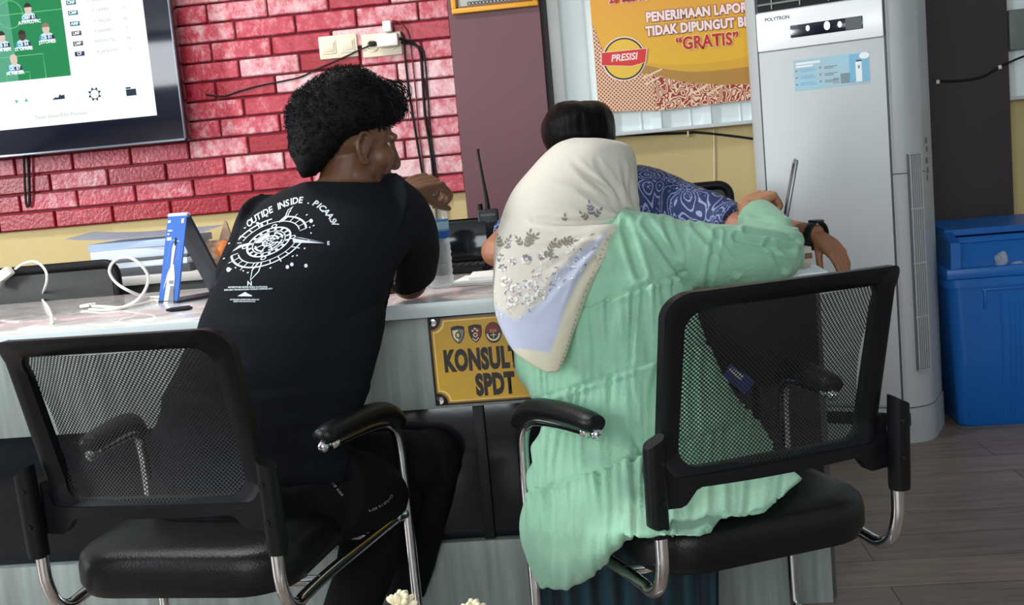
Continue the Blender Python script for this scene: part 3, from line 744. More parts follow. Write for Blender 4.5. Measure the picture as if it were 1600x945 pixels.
def batik(name, c1, c2, sc, kind):
    m = bpy.data.materials.new(name); m.use_nodes = True; nt = m.node_tree; b = nt.nodes['Principled BSDF']
    tc = nt.nodes.new('ShaderNodeTexCoord'); src = tc.outputs['Object']
    if kind == 0:
        mp = nt.nodes.new('ShaderNodeMapping'); mp.inputs['Rotation'].default_value = (0, R(45), 0); mp.inputs['Scale'].default_value = (sc, sc, sc); nt.links.new(src, mp.inputs[0])
        w1 = nt.nodes.new('ShaderNodeTexChecker'); w1.inputs['Scale'].default_value = 1
        fr = nt.nodes.new('ShaderNodeVectorMath'); fr.operation = 'FRACTION'; nt.links.new(mp.outputs[0], fr.inputs[0])
        sb = nt.nodes.new('ShaderNodeVectorMath'); sb.operation = 'SUBTRACT'; sb.inputs[1].default_value = (.5, .5, .5); nt.links.new(fr.outputs[0], sb.inputs[0])
        mu = nt.nodes.new('ShaderNodeVectorMath'); mu.operation = 'MULTIPLY'; mu.inputs[1].default_value = (1, 0, 1); nt.links.new(sb.outputs[0], mu.inputs[0])
        ln = nt.nodes.new('ShaderNodeVectorMath'); ln.operation = 'LENGTH'; nt.links.new(mu.outputs[0], ln.inputs[0]); val = ln.outputs['Value']; pos = .34
    else:
        n = nt.nodes.new('ShaderNodeTexNoise'); n.inputs['Scale'].default_value = sc*.5; n.inputs['Detail'].default_value = 1; nt.links.new(src, n.inputs['Vector'])
        ms = nt.nodes.new('ShaderNodeMath'); ms.operation = 'MULTIPLY'; ms.inputs[1].default_value = 9; nt.links.new(n.outputs['Fac'], ms.inputs[0])
        si = nt.nodes.new('ShaderNodeMath'); si.operation = 'FRACT'; nt.links.new(ms.outputs[0], si.inputs[0]); val = si.outputs[0]; pos = .5
    gt = nt.nodes.new('ShaderNodeMath'); gt.operation = 'GREATER_THAN'; gt.inputs[1].default_value = pos; nt.links.new(val, gt.inputs[0])
    mx = nt.nodes.new('ShaderNodeMixRGB'); mx.inputs[1].default_value = lin(*c1); mx.inputs[2].default_value = lin(*c2)
    nt.links.new(gt.outputs[0], mx.inputs[0]); nt.links.new(mx.outputs[0], b.inputs['Base Color']); b.inputs['Roughness'].default_value = .5
    return m
lowL = arc_edge([(931, 50), (940, 75), (955, 95), (985, 112), (1020, 116)])
bp('batik_strip', [(-BWd/2, lowL[0][1]+.03)]+lowL+[bl(1024, 172), botL], .0012, batik('batik_dots', (150, 62, 40), (232, 196, 160), 95, 0))
lowR = arc_edge([(1000, 108), (1050, 124), (1100, 131), (1150, 132), (1190, 128)])
bp('batik_scroll', [lowL[-1]]+lowR[1:]+[(x_r, lowR[-1][1]+.01), botR, bl(1018, 174)], .0010, batik('batik_scrolls', (150, 44, 24), (232, 200, 168), 55, 1))
for (x0, y0, x1, y1) in ((1005, 122, 1034, 108), (1008, 132, 1030, 121), (1086, 145, 1106, 132), (1104, 148, 1130, 133), (1166, 150, 1190, 138)):
    for q in ribbon2([bl(x0, y0), bl(x1, y1)], .007): bp('batik_stripe', q, .0016, mat('batik_cream', (236, 206, 170), .5))
outl = mat('banner_outline', (140, 34, 60), .5); pinkw = mat('banner_pink_white', (250, 226, 222), .5); redt = mat('banner_red', (192, 32, 34), .5); creamt = mat('banner_cream', (250, 226, 160), .5)
def btext(body, x, y, size, m, om, align='LEFT', bold=.001, ow=.0022, shear=0, sxx=1, rot=0):
    a, b = bl(x, y)
    wtext('lettering_outline', body, size, (a, -.003, b), om, ban, bold=bold*2.6+ow, align=align, sx=sxx, shear=shear, rot=rot, spacing=1.06)
    wtext('lettering', body, size, (a, -.0036, b), m, ban, bold=bold*2.6, align=align, sx=sxx, shear=shear, rot=rot, spacing=1.06)
btext('PENERIMAAN LAPORAN', 1009, 28, .048, pinkw, outl, sxx=.80)
btext('TIDAK DIPUNGUT BIAYA', 1009, 50, .048, pinkw, outl, sxx=.80)
btext('\u201cGRATIS\u201d', 1056, 70, .064, redt, creamt, bold=.0009, ow=.0022, sxx=.84)
btext('20 MENIT', 952, 0, .04, redt, pinkw, ow=.002, sxx=.85)
# badge: ring and red ribbon
ba, bb_ = bl(975, 92)
for r_, d, m in ((.083, .0022, pinkw), (.079, .0028, mat('badge_black', (40, 36, 34), .5)), (.073, .0034, mat('badge_yellow', (232, 190, 60), .5))):
    bp('badge_ring', circ(ba, bb_, r_, 40), d, m)
rib = [bl(940, 83), bl(1010, 76), bl(1008, 97), bl(988, 103), bl(940, 102)]
bp('badge_ribbon', [(ba+(u-ba)*1.04, bb_+.0+(v-bb_)*1.06) for u, v in rib], .0040, pinkw); bp('badge_ribbon', rib, .0046, mat('ribbon_red', (214, 46, 42), .5))
a, b = bl(975, 90); wtext('lettering', 'PRESISI', .036, (a, -.0058, b), pinkw, ban, bold=.001, shear=.2, sx=.92)

# ------------------------------------------------------------------ cables on the beige wall and dark pillar, switch box
wy2 = YW-.006
wc = [at(900, 214, wy2), at(961, 212, wy2), at(1010, 210, wy2), at(1070, 208, wy2), at(1090, 207, wy2), at(1140, 212, wy2), at(1200, 220, wy2), at(1240, 226, wy2)]
wire('wall_cable', 'black cable clipped along the beige wall below the window', wc, .0045)
tag(obj('cable_clip', box(B(), tuple(at(1075, 209, wy2-.004)), (.008, .014, .024), .002), ivory), 'small ivory clip holding the black cable on the beige wall', 'cable clip')
wire('wall_wire', 'thin white wire running straight down the beige wall below the window', [at(1115, 200, wy2), at(1116, 250, wy2), at(1116, 310, wy2)], .0022, ivory, sm=3)
wy3 = YR-.108
wire('wall_cable', 'black cable sagging across the dark pillar behind the blue bin', [at(1462, 127, wy3), at(1500, 126, wy3), at(1535, 120, wy3), at(1562, 105, wy3), at(1576, 98, wy3), at(1600, 88, YR-.06), at(1640, 76, YR-.05)], .0045)
for (x, y, w) in ((1465, 128, 'left'), (1562, 105, 'right')):
    tag(obj('cable_clip', box(B(), tuple(at(x, y, wy3)), (.014, .014, .016), .003), whitep), 'white cable clip at the %s end of the sagging cable on the dark pillar' % w, 'cable clip')
jb = thing('switch_box', 'grey-green metal switch box on the window right of the dark pillar', 'switch box', at(1588, 48, YR-.03))
obj('body', box(B(), (0, -.03, 0), (.095, .06, .16), .008), mat('grey_green_metal', (112, 124, 120), .45), jb)

# ------------------------------------------------------------------ floor standing air conditioner
acw = mat('ac_white', (244, 247, 248), .28, spec=.6); acg = mat('ac_grey', (176, 182, 184), .35); acp = mat('ac_front_grey', (192, 198, 200), .42, spec=.4); seam = mat('seam_dark', (70, 74, 78), .5)
ca = R(-24)                                    # turned to face left
RC = .11                                       # radius of the rounded front right column
cc = atz(1441, 690, 0)-Matrix.Rotation(ca, 3, 'Z') @ Vector((-.034, .03, 0))
ac = thing('air_conditioner', 'tall white floor-standing air conditioner in front of the dark pillar', 'air conditioner', (cc.x, cc.y, 0), ca)
# local frame: x right along the front, y to the back; origin = front right foot (camera side)
AW, AD, AH = .585, .30, 1.82
def acpoly(g=0):
    r = .075; pts = [(-AW-g, .10)]
    pts += [(-AW+r*(1-math.cos(R(a)))-g, r*(1-math.sin(R(a)))*.8-g) for a in range(0, 91, 15)]
    pts += [(-RC+RC*math.sin(R(a))+g, RC*(1-math.cos(R(a)))*1.1-g) for a in range(0, 91, 10)]
    pts += [(g, AD), (-AW-g, AD)]
    return pts
ZBASE = .125
obj('base', prism(B(), acpoly(.004), lambda u, v, s: Vector((u, v, ZBASE*s))), acg, ac)
obj('base_slot', box(B(), (-AW*.42, .002, .088), (AW*.62, .02, .045), .002), blackm, ac)
obj('body', prism(B(), acpoly(0), lambda u, v, s: Vector((u, v, ZBASE+.004+(AH-ZBASE)*s))), mat('ac_body', (186, 191, 192), .35), ac)
zt1 = 1.33
def acloc(x, y, yl=-.004):
    """photo position on the front face -> local (x, z)"""
    M = Matrix.Rotation(-ca, 4, 'Z'); o = M @ (CLOC-Vector((cc.x, cc.y, 0))); d = M @ ray(x, y)
    t = (yl-o.y)/d.y; p = o+d*t; return p.x, p.z
xa, za = acloc(1204, 78); xb, zb_ = acloc(1392, 58); zt1 = (za+zb_)/2
xL = -AW+.055; xR = -RC+.022
zt0 = (acloc(1200, 17)[1]+acloc(1340, 2)[1])/2
obj('front_panel', box(B(), ((xL+xR)/2, -.002, (ZBASE+.012+zt1)/2), (xR-xL-.006, .012, zt1-ZBASE-.015), .002), acp, ac)
obj('head_panel', box(B(), ((xL+xR)/2, -.006, (zt1+zt0)/2), (xR-xL-.006, .02, zt0-zt1-.002), .003), acw, ac)
g = obj('outlet_grille', box(B(), ((xL+xR)/2, .006, (zt0+AH-.03)/2+.004), (xR-xL-.012, .02, AH-.03-zt0), .002), blackm, ac)
lv = B()
for k in range(9): box(lv, ((xL+xR)/2, -.006, zt0+.03+k*.03), (xR-xL-.02, .014, .004), 0, Matrix.Rotation(R(25), 3, 'X'))
for k in range(4): box(lv, (xL+.06+k*.1, -.003, (zt0+AH-.03)/2), (.004, .012, AH-.05-zt0), 0)
obj('louvre', lv, mat('louvre_grey', (150, 154, 150), .4), g, smooth=False)
sm_ = B()
for x in (xL, xR): box(sm_, (x, .0, .9), (.004, .012, 1.6), 0)
obj('panel_seam', sm_, seam, ac, smooth=False)
sdz = acloc(1400, 272)[1]
ring = [Vector((u, v, sdz)) for u, v in acpoly(.0006)]
tb_ = B(); tube(tb_, ring[8:-2], .0016, 6); obj('side_seam', tb_, seam, ac)
# display strip
d0, d1 = acloc(1235, 47, -.017), acloc(1348, 36, -.017)
dw = d1[0]-d0[0]; dc = ((d0[0]+d1[0])/2, (acloc(1292, 42, -.017)[1]))
ds = obj('display', box(B(), (dc[0], -.0165, dc[1]), (dw, .004, .043), .001), mat('display_black', (22, 26, 40), .15), ac)
lit = mat('display_light', (220, 230, 255), .5, emit=1.6)
for (x, y, r_) in ((1262, 44, .0085), (1292, 40, .013), (1312, 38, .009)):
    a, b = acloc(x, y, -.019); bm = B(); flat(bm, [(a+.8*u, b+1.15*v) for u, v in circ(0, 0, r_, 16)], lambda u, v: Vector((u, -.0190, v))); obj('display_digit', bm, lit, ds, smooth=False)
wt = mat('display_text', (120, 130, 140), .5)
for k, tx in enumerate(('COOL', 'DRY', 'FAN')):
    a, b = acloc(1241, 42+5*k, -.019); me = None; wtext('lettering', tx, .009, (a, -.019, b), wt, ds)
obj('display_cover', box(B(), (d1[0]-.03, -.0185, dc[1]), (.055, .002, .04), 0), mat('display_cover', (96, 106, 104), .2), ds, smooth=False)
a, b = acloc(1214, 29, -.017); wtext('brand_lettering', 'POLYTRON', .017, (a, -.0165, b), mat('grey_letter', (70, 74, 78), .5), ac, bold=.0004)
# sticker
s0, s1 = acloc(1242, 140, -.009), acloc(1358, 88, -.009)
zl0 = (acloc(1243, 141, -.009)[1]+acloc(1359, 131, -.009)[1])/2; zl1 = (acloc(1241, 93, -.009)[1]+acloc(1356, 82, -.009)[1])/2
x0_, x1_ = s0[0], s1[0]
stk = obj('sticker', box(B(), ((x0_+x1_)/2, -.0086, (zl0+zl1)/2), (x1_-x0_, .0008, zl1-zl0), 0), mat('sticker_blue', (150, 202, 222), .4, col2=(172, 190, 196), vscale=6), ac, smooth=False)
def stp(u0, v0, u1, v1, m, d=.0094):
    bm = B(); X = lambda u: x0_+(x1_-x0_)*u; Z = lambda v: zl0+(zl1-zl0)*v
    flat(bm, rect(X(u0), Z(v0), X(u1), Z(v1)), lambda u, v: Vector((u, -d, v))); obj('sticker_print', bm, m, stk, smooth=False)
sg = mat('sticker_grey', (120, 142, 152), .4); slb = mat('sticker_lightblue', (120, 178, 208), .4); swt = mat('sticker_white', (232, 238, 240), .4)
stp(.74, .06, .99, .97, slb); stp(.82, .08, .90, .72, swt, .0098); stp(.83, .72, .9, .77, mat('sticker_dark', (50, 62, 72), .4), .0099); stp(.85, .5, .875, .6, sg, .0101)
for k in range(3):
    stp(.02, .62-.22*k, .05, .67-.22*k, sg); stp(.08, .60-.22*k, .3, .63-.22*k, slb); stp(.08, .66-.22*k, .27, .69-.22*k, slb)
    stp(.34, .64-.22*k, .37, .70-.22*k, sg); stp(.41, .66-.22*k, .58, .69-.22*k, sg); stp(.41, .61-.22*k, .53, .64-.22*k, sg)
stp(.03, .84, .36, .91, swt); stp(.03, .75, .26, .81, swt); stp(.62, .08, .74, .4, sg); stp(.52, .1, .6, .3, mat('sticker_mid', (150, 168, 174), .4))
ob = B(); flat(ob, [(x1_-.016+.018*u, zl1-.012+.011*v) for u, v in circ(0, 0, 1, 20)], lambda u, v: Vector((u, -.0100, v))); obj('sticker_print', ob, swt, stk, smooth=False)
# side intake grilles (tall narrow slats on the right flank)
ig = B(); sl = B()
z0g, z1g = .26, 1.02
av = R(52); gp = Vector((-RC+RC*math.sin(av), RC*(1-math.cos(av))*1.1, 0)); gt = Vector((math.cos(av), 1.1*math.sin(av), 0)).normalized(); gn = Vector((gt.y, -gt.x, 0))
Mg = Matrix((gt, -gn, Vector((0, 0, 1)))).transposed()
obj('intake_recess', box(B(), gp+gn*.003+Vector((0, 0, (z0g+z1g)/2)), (.056, .012, z1g-z0g), .001, Mg), mat('intake_dark', (92, 96, 98), .5), ac, smooth=False)
sl = B()
for k in range(6): box(sl, gp+gn*.010+gt*(-.024+.0096*k)+Vector((0, 0, (z0g+z1g)/2)), (.0042, .006, z1g-z0g-.01), 0, Mg)
for k in range(5): box(sl, gp+gn*.011+Vector((0, 0, z0g+(z1g-z0g)*k/4)), (.056, .006, .006), 0, Mg)
obj('intake_grille', sl, acg, ac, smooth=False)
bx_ = B()
for k, (zz_, w_) in enumerate(((.93, .012), (.955, .02), (.99, .03), (1.03, .022), (1.06, .03))): box(bx_, (.002, .17+.012*(k % 2), zz_), (.002, w_, .02), 0)
obj('rating_marks', bx_, mat('mark_grey', (110, 114, 116), .6), ac, smooth=False)

# ------------------------------------------------------------------ blue waste bin
blue = mat('blue_plastic', (8, 102, 186), .38, bump=.06, bscale=120); dblue = mat('blue_plastic_dark', (10, 84, 150), .45)
b0 = atz(1496, 669, 0)
bw, bd, bh = .50, .42, 0
zr = at(1477, 440, b0.y-.03).z
bn = thing('waste_bin', 'blue plastic waste bin with open flap lid right of the air conditioner', 'bin', (b0.x+bw/2+.02, b0.y+bd/2, 0), R(-2))
bb3 = B()
def binring(z, k): return [(u*k, v*k, z) for u, v in rrect(bw, bd, .04)]
zs_ = [0, .01, zr*.5, zr-.03, zr-.03, zr, zr]; ks = [.97, 1, 1.045, 1.09, 1.12, 1.12, 1.05]
rg = [[bb3.verts.new(p) for p in binring(z, k)] for z, k in zip(zs_, ks)]
for a, b in zip(rg, rg[1:]):
    n = len(a)
    for i in range(n): bb3.faces.new((a[i], a[(i+1) % n], b[(i+1) % n], b[i]))
bb3.faces.new(rg[0][::-1]); bb3.faces.new(rg[-1])
obj('body', bb3, blue, bn, ang=35)
rb = B()
for k in range(13):
    x = -.085+.2*k/12+.02; tube(rb, [(x, -bd/2*1.003-.001, .03), (x, -bd/2*1.08-.001, zr-.09)], .0028, 6)
for x in (-.15, .02):
    box(rb, (x, -bd/2*1.085, zr-.075), (.010, .014, .075), .002, Matrix.Rotation(R(3), 3, 'X'))
box(rb, (-.065, -bd/2*1.09, zr-.042), (.19, .012, .008), .002)
tube(rb, [(-.09, -bd/2-.0, .02), (-.096, -bd/2*1.09, zr-.06)], .004, 6)
obj('front_ribs', rb, blue, bn)
# lid: rim, two slanted cheeks, hood at the back, and a swing flap lying back inside the mouth
lid = B(); zl = zr
w2, d2 = bw*1.1, bd*1.1; LH = at(1530, 376, b0.y).z-zr
box(lid, (0, -d2/2+.015, zl+.020), (w2+.012, .036, .040), .007)
box(lid, (0, d2/2-.012, zl+.020), (w2, .03, .040), .006)
for s in (-1, 1):
    box(lid, (s*(w2/2-.012), 0, zl+.020), (.03, d2-.03, .040), .006)
    pr = [(-d2/2+.004, zl+.03), (d2/2, zl+.03), (d2/2-.01, zl+LH+.035), (-d2/2+.16, zl+LH+.03), (-d2/2+.03, zl+LH-.004), (-d2/2+.012, zl+LH*.6)]
    prism(lid, pr, lambda u, v, q, s=s: Vector((s*(w2/2-.008-.034*q-.012*(v-zl)/LH), u, v)))
pr = [(-d2/2+.15, zl+LH+.012), (-d2/2+.15, zl+LH+.034), (d2/2-.01, zl+LH+.05), (d2/2, zl+.03), (d2/2-.02, zl+.03), (d2/2-.03, zl+LH+.02)]
prism(lid, pr, lambda u, v, q: Vector(((q-.5)*(w2-.06), u, v)))
obj('lid', lid, blue, bn, ang=35)
Mf = Matrix.Rotation(R(-32), 3, 'X'); fc = Vector((0, -d2/2+.095, zl+LH*.55))
fl = B(); box(fl, fc, (w2-.10, .010, LH*1.12), .004, Mf)
for c_, s_ in (((0, LH*.46), (w2-.10, LH*.18)), ((-(w2-.10)/2+.032, -.02), (.064, LH*1.0)), (((w2-.10)/2-.032, -.02), (.064, LH*1.0))): box(fl, fc+Mf @ Vector((c_[0], -.007, c_[1])), (s_[0], .008, s_[1]), .003, Mf)
obj('flap', fl, blue, bn)
wtext('embossed_lettering', 'MASPION', .07, (.17, -bd/2*1.052, .27), blue, bn, bold=.001, rot=R(90))
# crumpled plastic in the mouth of the bin
clearp = bpy.data.materials.new('clear_plastic_film'); clearp.use_nodes = True
pbn = clearp.node_tree.nodes['Principled BSDF']; pbn.inputs['Base Color'].default_value = (.85, .9, .95, 1); pbn.inputs['Roughness'].default_value = .12; pbn.inputs['Transmission Weight'].default_value = .7; pbn.inputs['IOR'].default_value = 1.3
for (x, y, sx, sy, lb2) in ((1565, 406, .022, .028, 'crumpled clear plastic cup standing in the mouth of the blue bin'), (1590, 416, .03, .018, 'crumpled clear plastic wrapper lying in the mouth of the blue bin')):
    bm = B(); bmesh.ops.create_icosphere(bm, subdivisions=3, radius=1)
    for v in bm.verts:
        k = 1+.35*noise.noise(v.co*2.2+Vector((x, y, 0)))+.18*noise.noise(v.co*6)
        v.co = Vector((v.co.x*sx, v.co.y*.02, v.co.z*sy))*k
    o = obj('plastic_waste', bm, clearp, ang=20); o.location = at(x, y, b0.y+.035); tag(o, lb2, 'plastic waste')

# ------------------------------------------------------------------ things on and behind the counter, left
def put(x, y, z=ZC): return atz(x, y, z)
# phone display stand (tent)
p0 = put(262, 474)
tn = thing('brochure_stand', 'blue A-frame advertising stand with a white figure on the counter left of the man', 'stand', (p0.x, p0.y, ZC), R(-32))
navyb = mat('dark_navy_plastic', (34, 42, 58), .35); adblue = mat('advert_blue', (52, 98, 176), .35)
hh = at(272, 337, p0.y+.05).z-ZC
fw = .088; dep = .155
# local: x right across the print, y back; front leaf leans back
def leaf(y0, y1, t, m, name, par): return obj(name, prism(B(), [(y0, 0), (y0+t, 0), (y1+t*.4, hh), (y1, hh)], lambda u, v, q: Vector(((q-.5)*fw, u, v))), m, par, smooth=False)
leaf(0, dep*.45, .006, adblue, 'front_leaf', tn); 
obj('rear_leaf', prism(B(), [(dep*1.2, 0), (dep*1.2+.008, 0), (dep*.45+.012, hh), (dep*.45+.002, hh)], lambda u, v, q: Vector(((q-.5)*fw, u, v))), navyb, tn, smooth=False)
obj('base_leaf', box(B(), (0, dep*.6, .004), (fw, dep*1.2, .008), .001), navyb, tn, smooth=False)
obj('top_fold', tube(B(), [(-fw/2, dep*.45+.006, hh), (fw/2, dep*.45+.006, hh)], .007, 12), mat('pale_fold', (196, 212, 226), .4), tn)
def tl(u, v): return Vector((-fw/2+fw*u, dep*.45*v-.0012, hh*v))
def tp(name, poly, m, d=0): return obj(name, flat(B(), poly, lambda u, v: tl(u, v)+Vector((0, -d, 0))), m, tn, smooth=False)
wh = mat('print_white', (240, 244, 250), .5); flesh = mat('print_flesh', (214, 190, 180), .5); gr = mat('print_grey', (120, 122, 132), .5)
for v in (.83, .79, .745, .725): tp('print_text', rect(.1, v-.008, .34 if v != .79 else .2, v+.008), wh)
tp('print_logo', rect(.06, .92, .2, .95), wh); tp('print_logo', rect(.78, .91, .9, .96), wh)
for q in ribbon2([(.26, .45), (.3, .68), (.42, .72), (.8, .7), (.84, .5)], .012): tp('print_outline', q, mat('print_lightblue', (130, 170, 220), .5))
tp('print_figure', [(.46, .36), (.56, .36), (.62, .66), (.54, .7), (.44, .64)], flesh, .0004)
tp('print_figure', [(.3, .0), (.36, .3), (.26, .2), (.2, .16), (.34, .34), (.5, .44), (.62, .44), (.74, .3), (.78, .0)], wh, .0002)
tp('print_figure', rect(.46, .22, .72, .26), gr, .0006); tp('print_figure', [(.52, 0), (.56, .2), (.74, .2), (.84, 0)], gr, .0006)
tp('print_figure', circ(.58, .7, .05, 10), hairs, .0006)
# charging cables and plug at far left
ch = thing('charger_plug', 'white charger plug hanging over the chair back at the far left', 'charger', at(8, 428, 3.53))
obj('body', box(B(), (0, 0, 0), (.05, .036, .032), .006, Matrix.Rotation(R(-30), 3, 'Y')), whitep, ch)
obj('pin_head', box(B(), (-.03, 0, -.03), (.022, .03, .03), .005, Matrix.Rotation(R(30), 3, 'Y')), whitep, ch)
wcb = mat('white_cable', (232, 232, 224), .45)
wire('charging_cable', 'white charging cable arching from the plug at the far left onto the counter', [at(24, 420, 3.53), at(38, 411, 3.5), at(56, 409, 3.45), at(70, 421, 3.4), at(73, 438, 3.38), put(66, 465, ZC+.003), put(74, 478, ZC+.004), put(80, 492, ZC+.004), put(82, 505, ZC+.004)], .0042, wcb)
wire('charging_cable', 'white charging cable standing in a loop beside the blue stand', [put(142, 478, ZC+.004), put(165, 479, ZC+.006), put(190, 480, ZC+.006), at(215, 468, 2.98), at(228, 450, 3.0), at(231, 430, 3.0), at(215, 409, 3.0), at(195, 401, 3.0), at(178, 408, 3.0), at(171, 424, 3.0), at(182, 442, 3.0), at(205, 456, 3.0), put(230, 464, ZC+.004), put(250, 464, ZC+.004)], .0042, wcb)
wire('charging_cable', 'white charging cable lying flat on the counter in front of the looped cable', [put(140, 483, ZC+.004), put(160, 484, ZC+.005), put(185, 482, ZC+.005), put(215, 476, ZC+.005), put(240, 470, ZC+.005), put(248, 470, ZC+.005)], .004, wcb)
cn = thing('cable_plugs', 'bundle of small white cable plugs at the end of the cables on the counter', 'plug', put(143, 480, ZC))
for k, (dx, dy) in enumerate(((0, 0), (.004, .014), (-.003, -.014))):
    obj('plug', box(B(), (dx-.01, dy, .007), (.028, .011, .009), .002, Matrix.Rotation(R(8*k-8), 3, 'Z')), whitep, cn)
# dark pen and business card
pp = put(281, 486)
pn = thing('ballpoint_pen', 'dark flat pen lying on the counter in front of the blue stand', 'pen', (pp.x, pp.y, ZC+.006), R(8))
obj('barrel', tube(B(), [(-.035, 0, 0), (-.02, 0, 0), (.02, 0, 0), (.034, 0, 0)], [.003, .006, .006, .003], 12, 3), blackm, pn)
obj('clip', box(B(), (.014, 0, .006), (.028, .003, .002), .0005), black, pn)

# far desk and papers along the brick wall
dk0 = at(90, 420, 3.78).x; dk1 = at(372, 420, 3.78).x; ZD = .835
dsk = thing('side_desk', 'pale side desk against the wall behind the counter holding papers and food', 'desk', ((dk0+dk1)/2, 4.05, 0))
obj('desk_top', box(B(), (0, 0, ZD-.015), (dk1-dk0, .56, .03), .003), mat('desk_pale', (212, 208, 204), .4), dsk)
for s in (-1, 1): obj('leg_panel', box(B(), (s*((dk1-dk0)/2-.02), 0, (ZD-.03)/2), (.03, .5, ZD-.03), .002), gwood, dsk)
obj('front_panel', box(B(), (0, -.2, ZD-.2), (dk1-dk0-.08, .02, .34), .002), mat('desk_grey', (120, 124, 124), .5), dsk)
zc_ = ZD
stack = [(.36, .27, .028, (70, 74, 80), 'dark grey ring binder at the bottom of the paper stack', 'binder'), (.35, .26, .022, (214, 222, 232), 'white paper ream above the bottom binder of the stack', 'paper ream'), (.36, .27, .010, (92, 96, 104), 'thin grey folder in the middle of the paper stack', 'folder'), (.35, .26, .034, (206, 216, 230), 'thick white paper ream in the upper half of the stack', 'paper ream'), (.36, .26, .026, (176, 194, 218), 'pale blue folder just below the top sheet of the stack', 'folder')]
for k, (w, d, h, c_, lb2, ct) in enumerate(stack):
    bm = box(B(), (0, 0, h/2), (w, d, h), .002)
    for j in range(3): box(bm, (0, 0, h*(.25+.25*j)), (w+.0008, d+.0008, .0008), 0)
    o = obj({'binder': 'ring_binder', 'paper ream': 'paper_ream', 'folder': 'document_folder'}[ct], bm, mat('stack_%d' % k, c_, .6), ang=30); q = at(240, 400, 3.97); o.location = (q.x+random.uniform(-.01, .01), 3.97, zc_); o.rotation_euler = (0, 0, R(random.uniform(-3, 3))); zc_ += h+.0005
    tag(o, lb2, ct)
q = at(228, 378, 3.95)
bm = B(); hw, hd = .25, .14
n = 10; top = []
for i in range(n+1):
    for j in range(5):
        u = -1+2*i/n; v = -1+2*j/4
        top.append(bm.verts.new((u*hw, v*hd, .004+.018*max(0, -u)**2+.012*(v+1)/2)))
for i in range(n):
    for j in range(4):
        a = i*5+j; bm.verts.ensure_lookup_table(); bm.faces.new((top[a], top[a+5], top[a+6], top[a+1]))
bmesh.ops.solidify(bm, geom=bm.faces[:], thickness=.003)
o = obj('paper_tray', bm, mat('pale_blue_board', (196, 206, 220), .5)); o.location = (q.x, 3.97, zc_+.006); o.rotation_euler = (0, 0, R(4)); tag(o, 'pale blue board lying across the top of the paper stack', 'board')
# paper food bag with pastry
fb0 = at(344, 398, 4.02)
bgm = mat('brown_paper', (206, 172, 142), .7, var=.1, vscale=12)
fbz = ZD
bag = thing('paper_food_bag', 'crumpled brown paper food wrapper behind the blue stand', 'food wrapper', (fb0.x, 4.02, fbz))
bm = B(); bmesh.ops.create_icosphere(bm, subdivisions=4, radius=1)
for v in bm.verts:
    k = 1+.28*noise.noise(v.co*1.8+Vector((3, 1, 2)))+.1*noise.noise(v.co*5)
    v.co = Vector((v.co.x*.085, v.co.y*.06, v.co.z*.05))*k; v.co.z = max(v.co.z+.045, 0)
obj('wrapper', bm, bgm, bag, ang=25)
bm = B(); prism(bm, [(-.02, .08), (.03, .10), (.012, .155), (.004, .16)], lambda u, v, q: Vector((u+.015, .02-.012*q+(v-.08)*.3, v))); obj('folded_flap', bm, mat('brown_paper_dark', (150, 124, 104), .7), bag, smooth=False)
bm = B(); bmesh.ops.create_icosphere(bm, subdivisions=3, radius=1)
for v in bm.verts: v.co = Vector((v.co.x*.04, v.co.y*.04, v.co.z*.033))*(1+.25*noise.noise(v.co*2.5))
o = obj('pastry', bm, mat('golden_pastry', (206, 124, 56), .6, col2=(150, 70, 30), vscale=30), ang=0); o.location = at(353, 385, 3.93); tag(o, 'golden brown fried pastry poking out of the brown paper wrapper', 'pastry')
o.location.z = fbz+.06
rbx = atz(336, 430, ZC)
o = thing('small_box', 'small red carton with white print on the counter behind the blue stand', 'box', (rbx.x, rbx.y, ZC), R(10))
obj('carton', box(B(), (0, 0, .02), (.045, .03, .04), .002), mat('red_carton', (176, 26, 54), .45), o)
obj('print', box(B(), (.002, -.0153, .022), (.012, .001, .018), 0), wh, o, smooth=False)

# office chairs on the far side of the counter
def back_chair(name, label, x0, x1, ytop, Y, zbot=.62):
    a = at(x0, ytop, Y); b = at(x1, ytop, Y); w = b.x-a.x; zt = max(a.z, b.z)
    t = thing(name, label, 'chair', ((a.x+b.x)/2, Y, 0))
    fr = B(); h = zt-zbot; pts = [(u, -.0, zbot+h/2+v) for u, v in rrect(w-.03, h-.03, .04)]
    tube(fr, pts, .016, 10, closed=True); obj('back_frame', fr, black, t, ang=0)
    pb = B(); n = 12
    uvl = pb.loops.layers.uv.new('UVMap')
    f = pb.faces.new([pb.verts.new(p) for p in ((-w/2+.02, 0, zbot+.02), (w/2-.02, 0, zbot+.02), (w/2-.02, 0, zt-.02), (-w/2+.02, 0, zt-.02))])
    for l_ in f.loops: l_[uvl].uv = (l_.vert.co.x, l_.vert.co.z)
    obj('back_panel', pb, mat('back_panel_dark', (52, 54, 52), .5, bump=.2, bscale=300), t, smooth=False)
    obj('seat', box(B(), (0, -.26, .45), (min(w*.92, .5), .44, .07), .03, seg=3), leather, t)
    st = B(); tube(st, [(0, .022, zbot+.1), (0, .02, .5), (0, -.06, .42)], .014, 8, 3); tube(st, [(0, -.22, .42), (0, -.22, .06)], .025, 12); obj('column', st, chrome, t)
    bs = B()
    for k in range(5):
        a_ = R(72*k); y0 = -.22
        tube(bs, [(0, y0, .09), (.24*math.cos(a_), y0+.24*math.sin(a_), .05)], [.022, .014], 8); ball(bs, (.24*math.cos(a_), y0+.24*math.sin(a_), .027), (.02, .02, .026))
    obj('star_base', bs, black, t)
    return t
back_chair('office_chair', 'black mesh chair back rising behind the counter at the far left', -60, 188, 424, 3.56)
back_chair('office_chair', 'black chair back behind the shoulder of the man in the blue batik shirt', 1010, 1146, 292, 4.02)

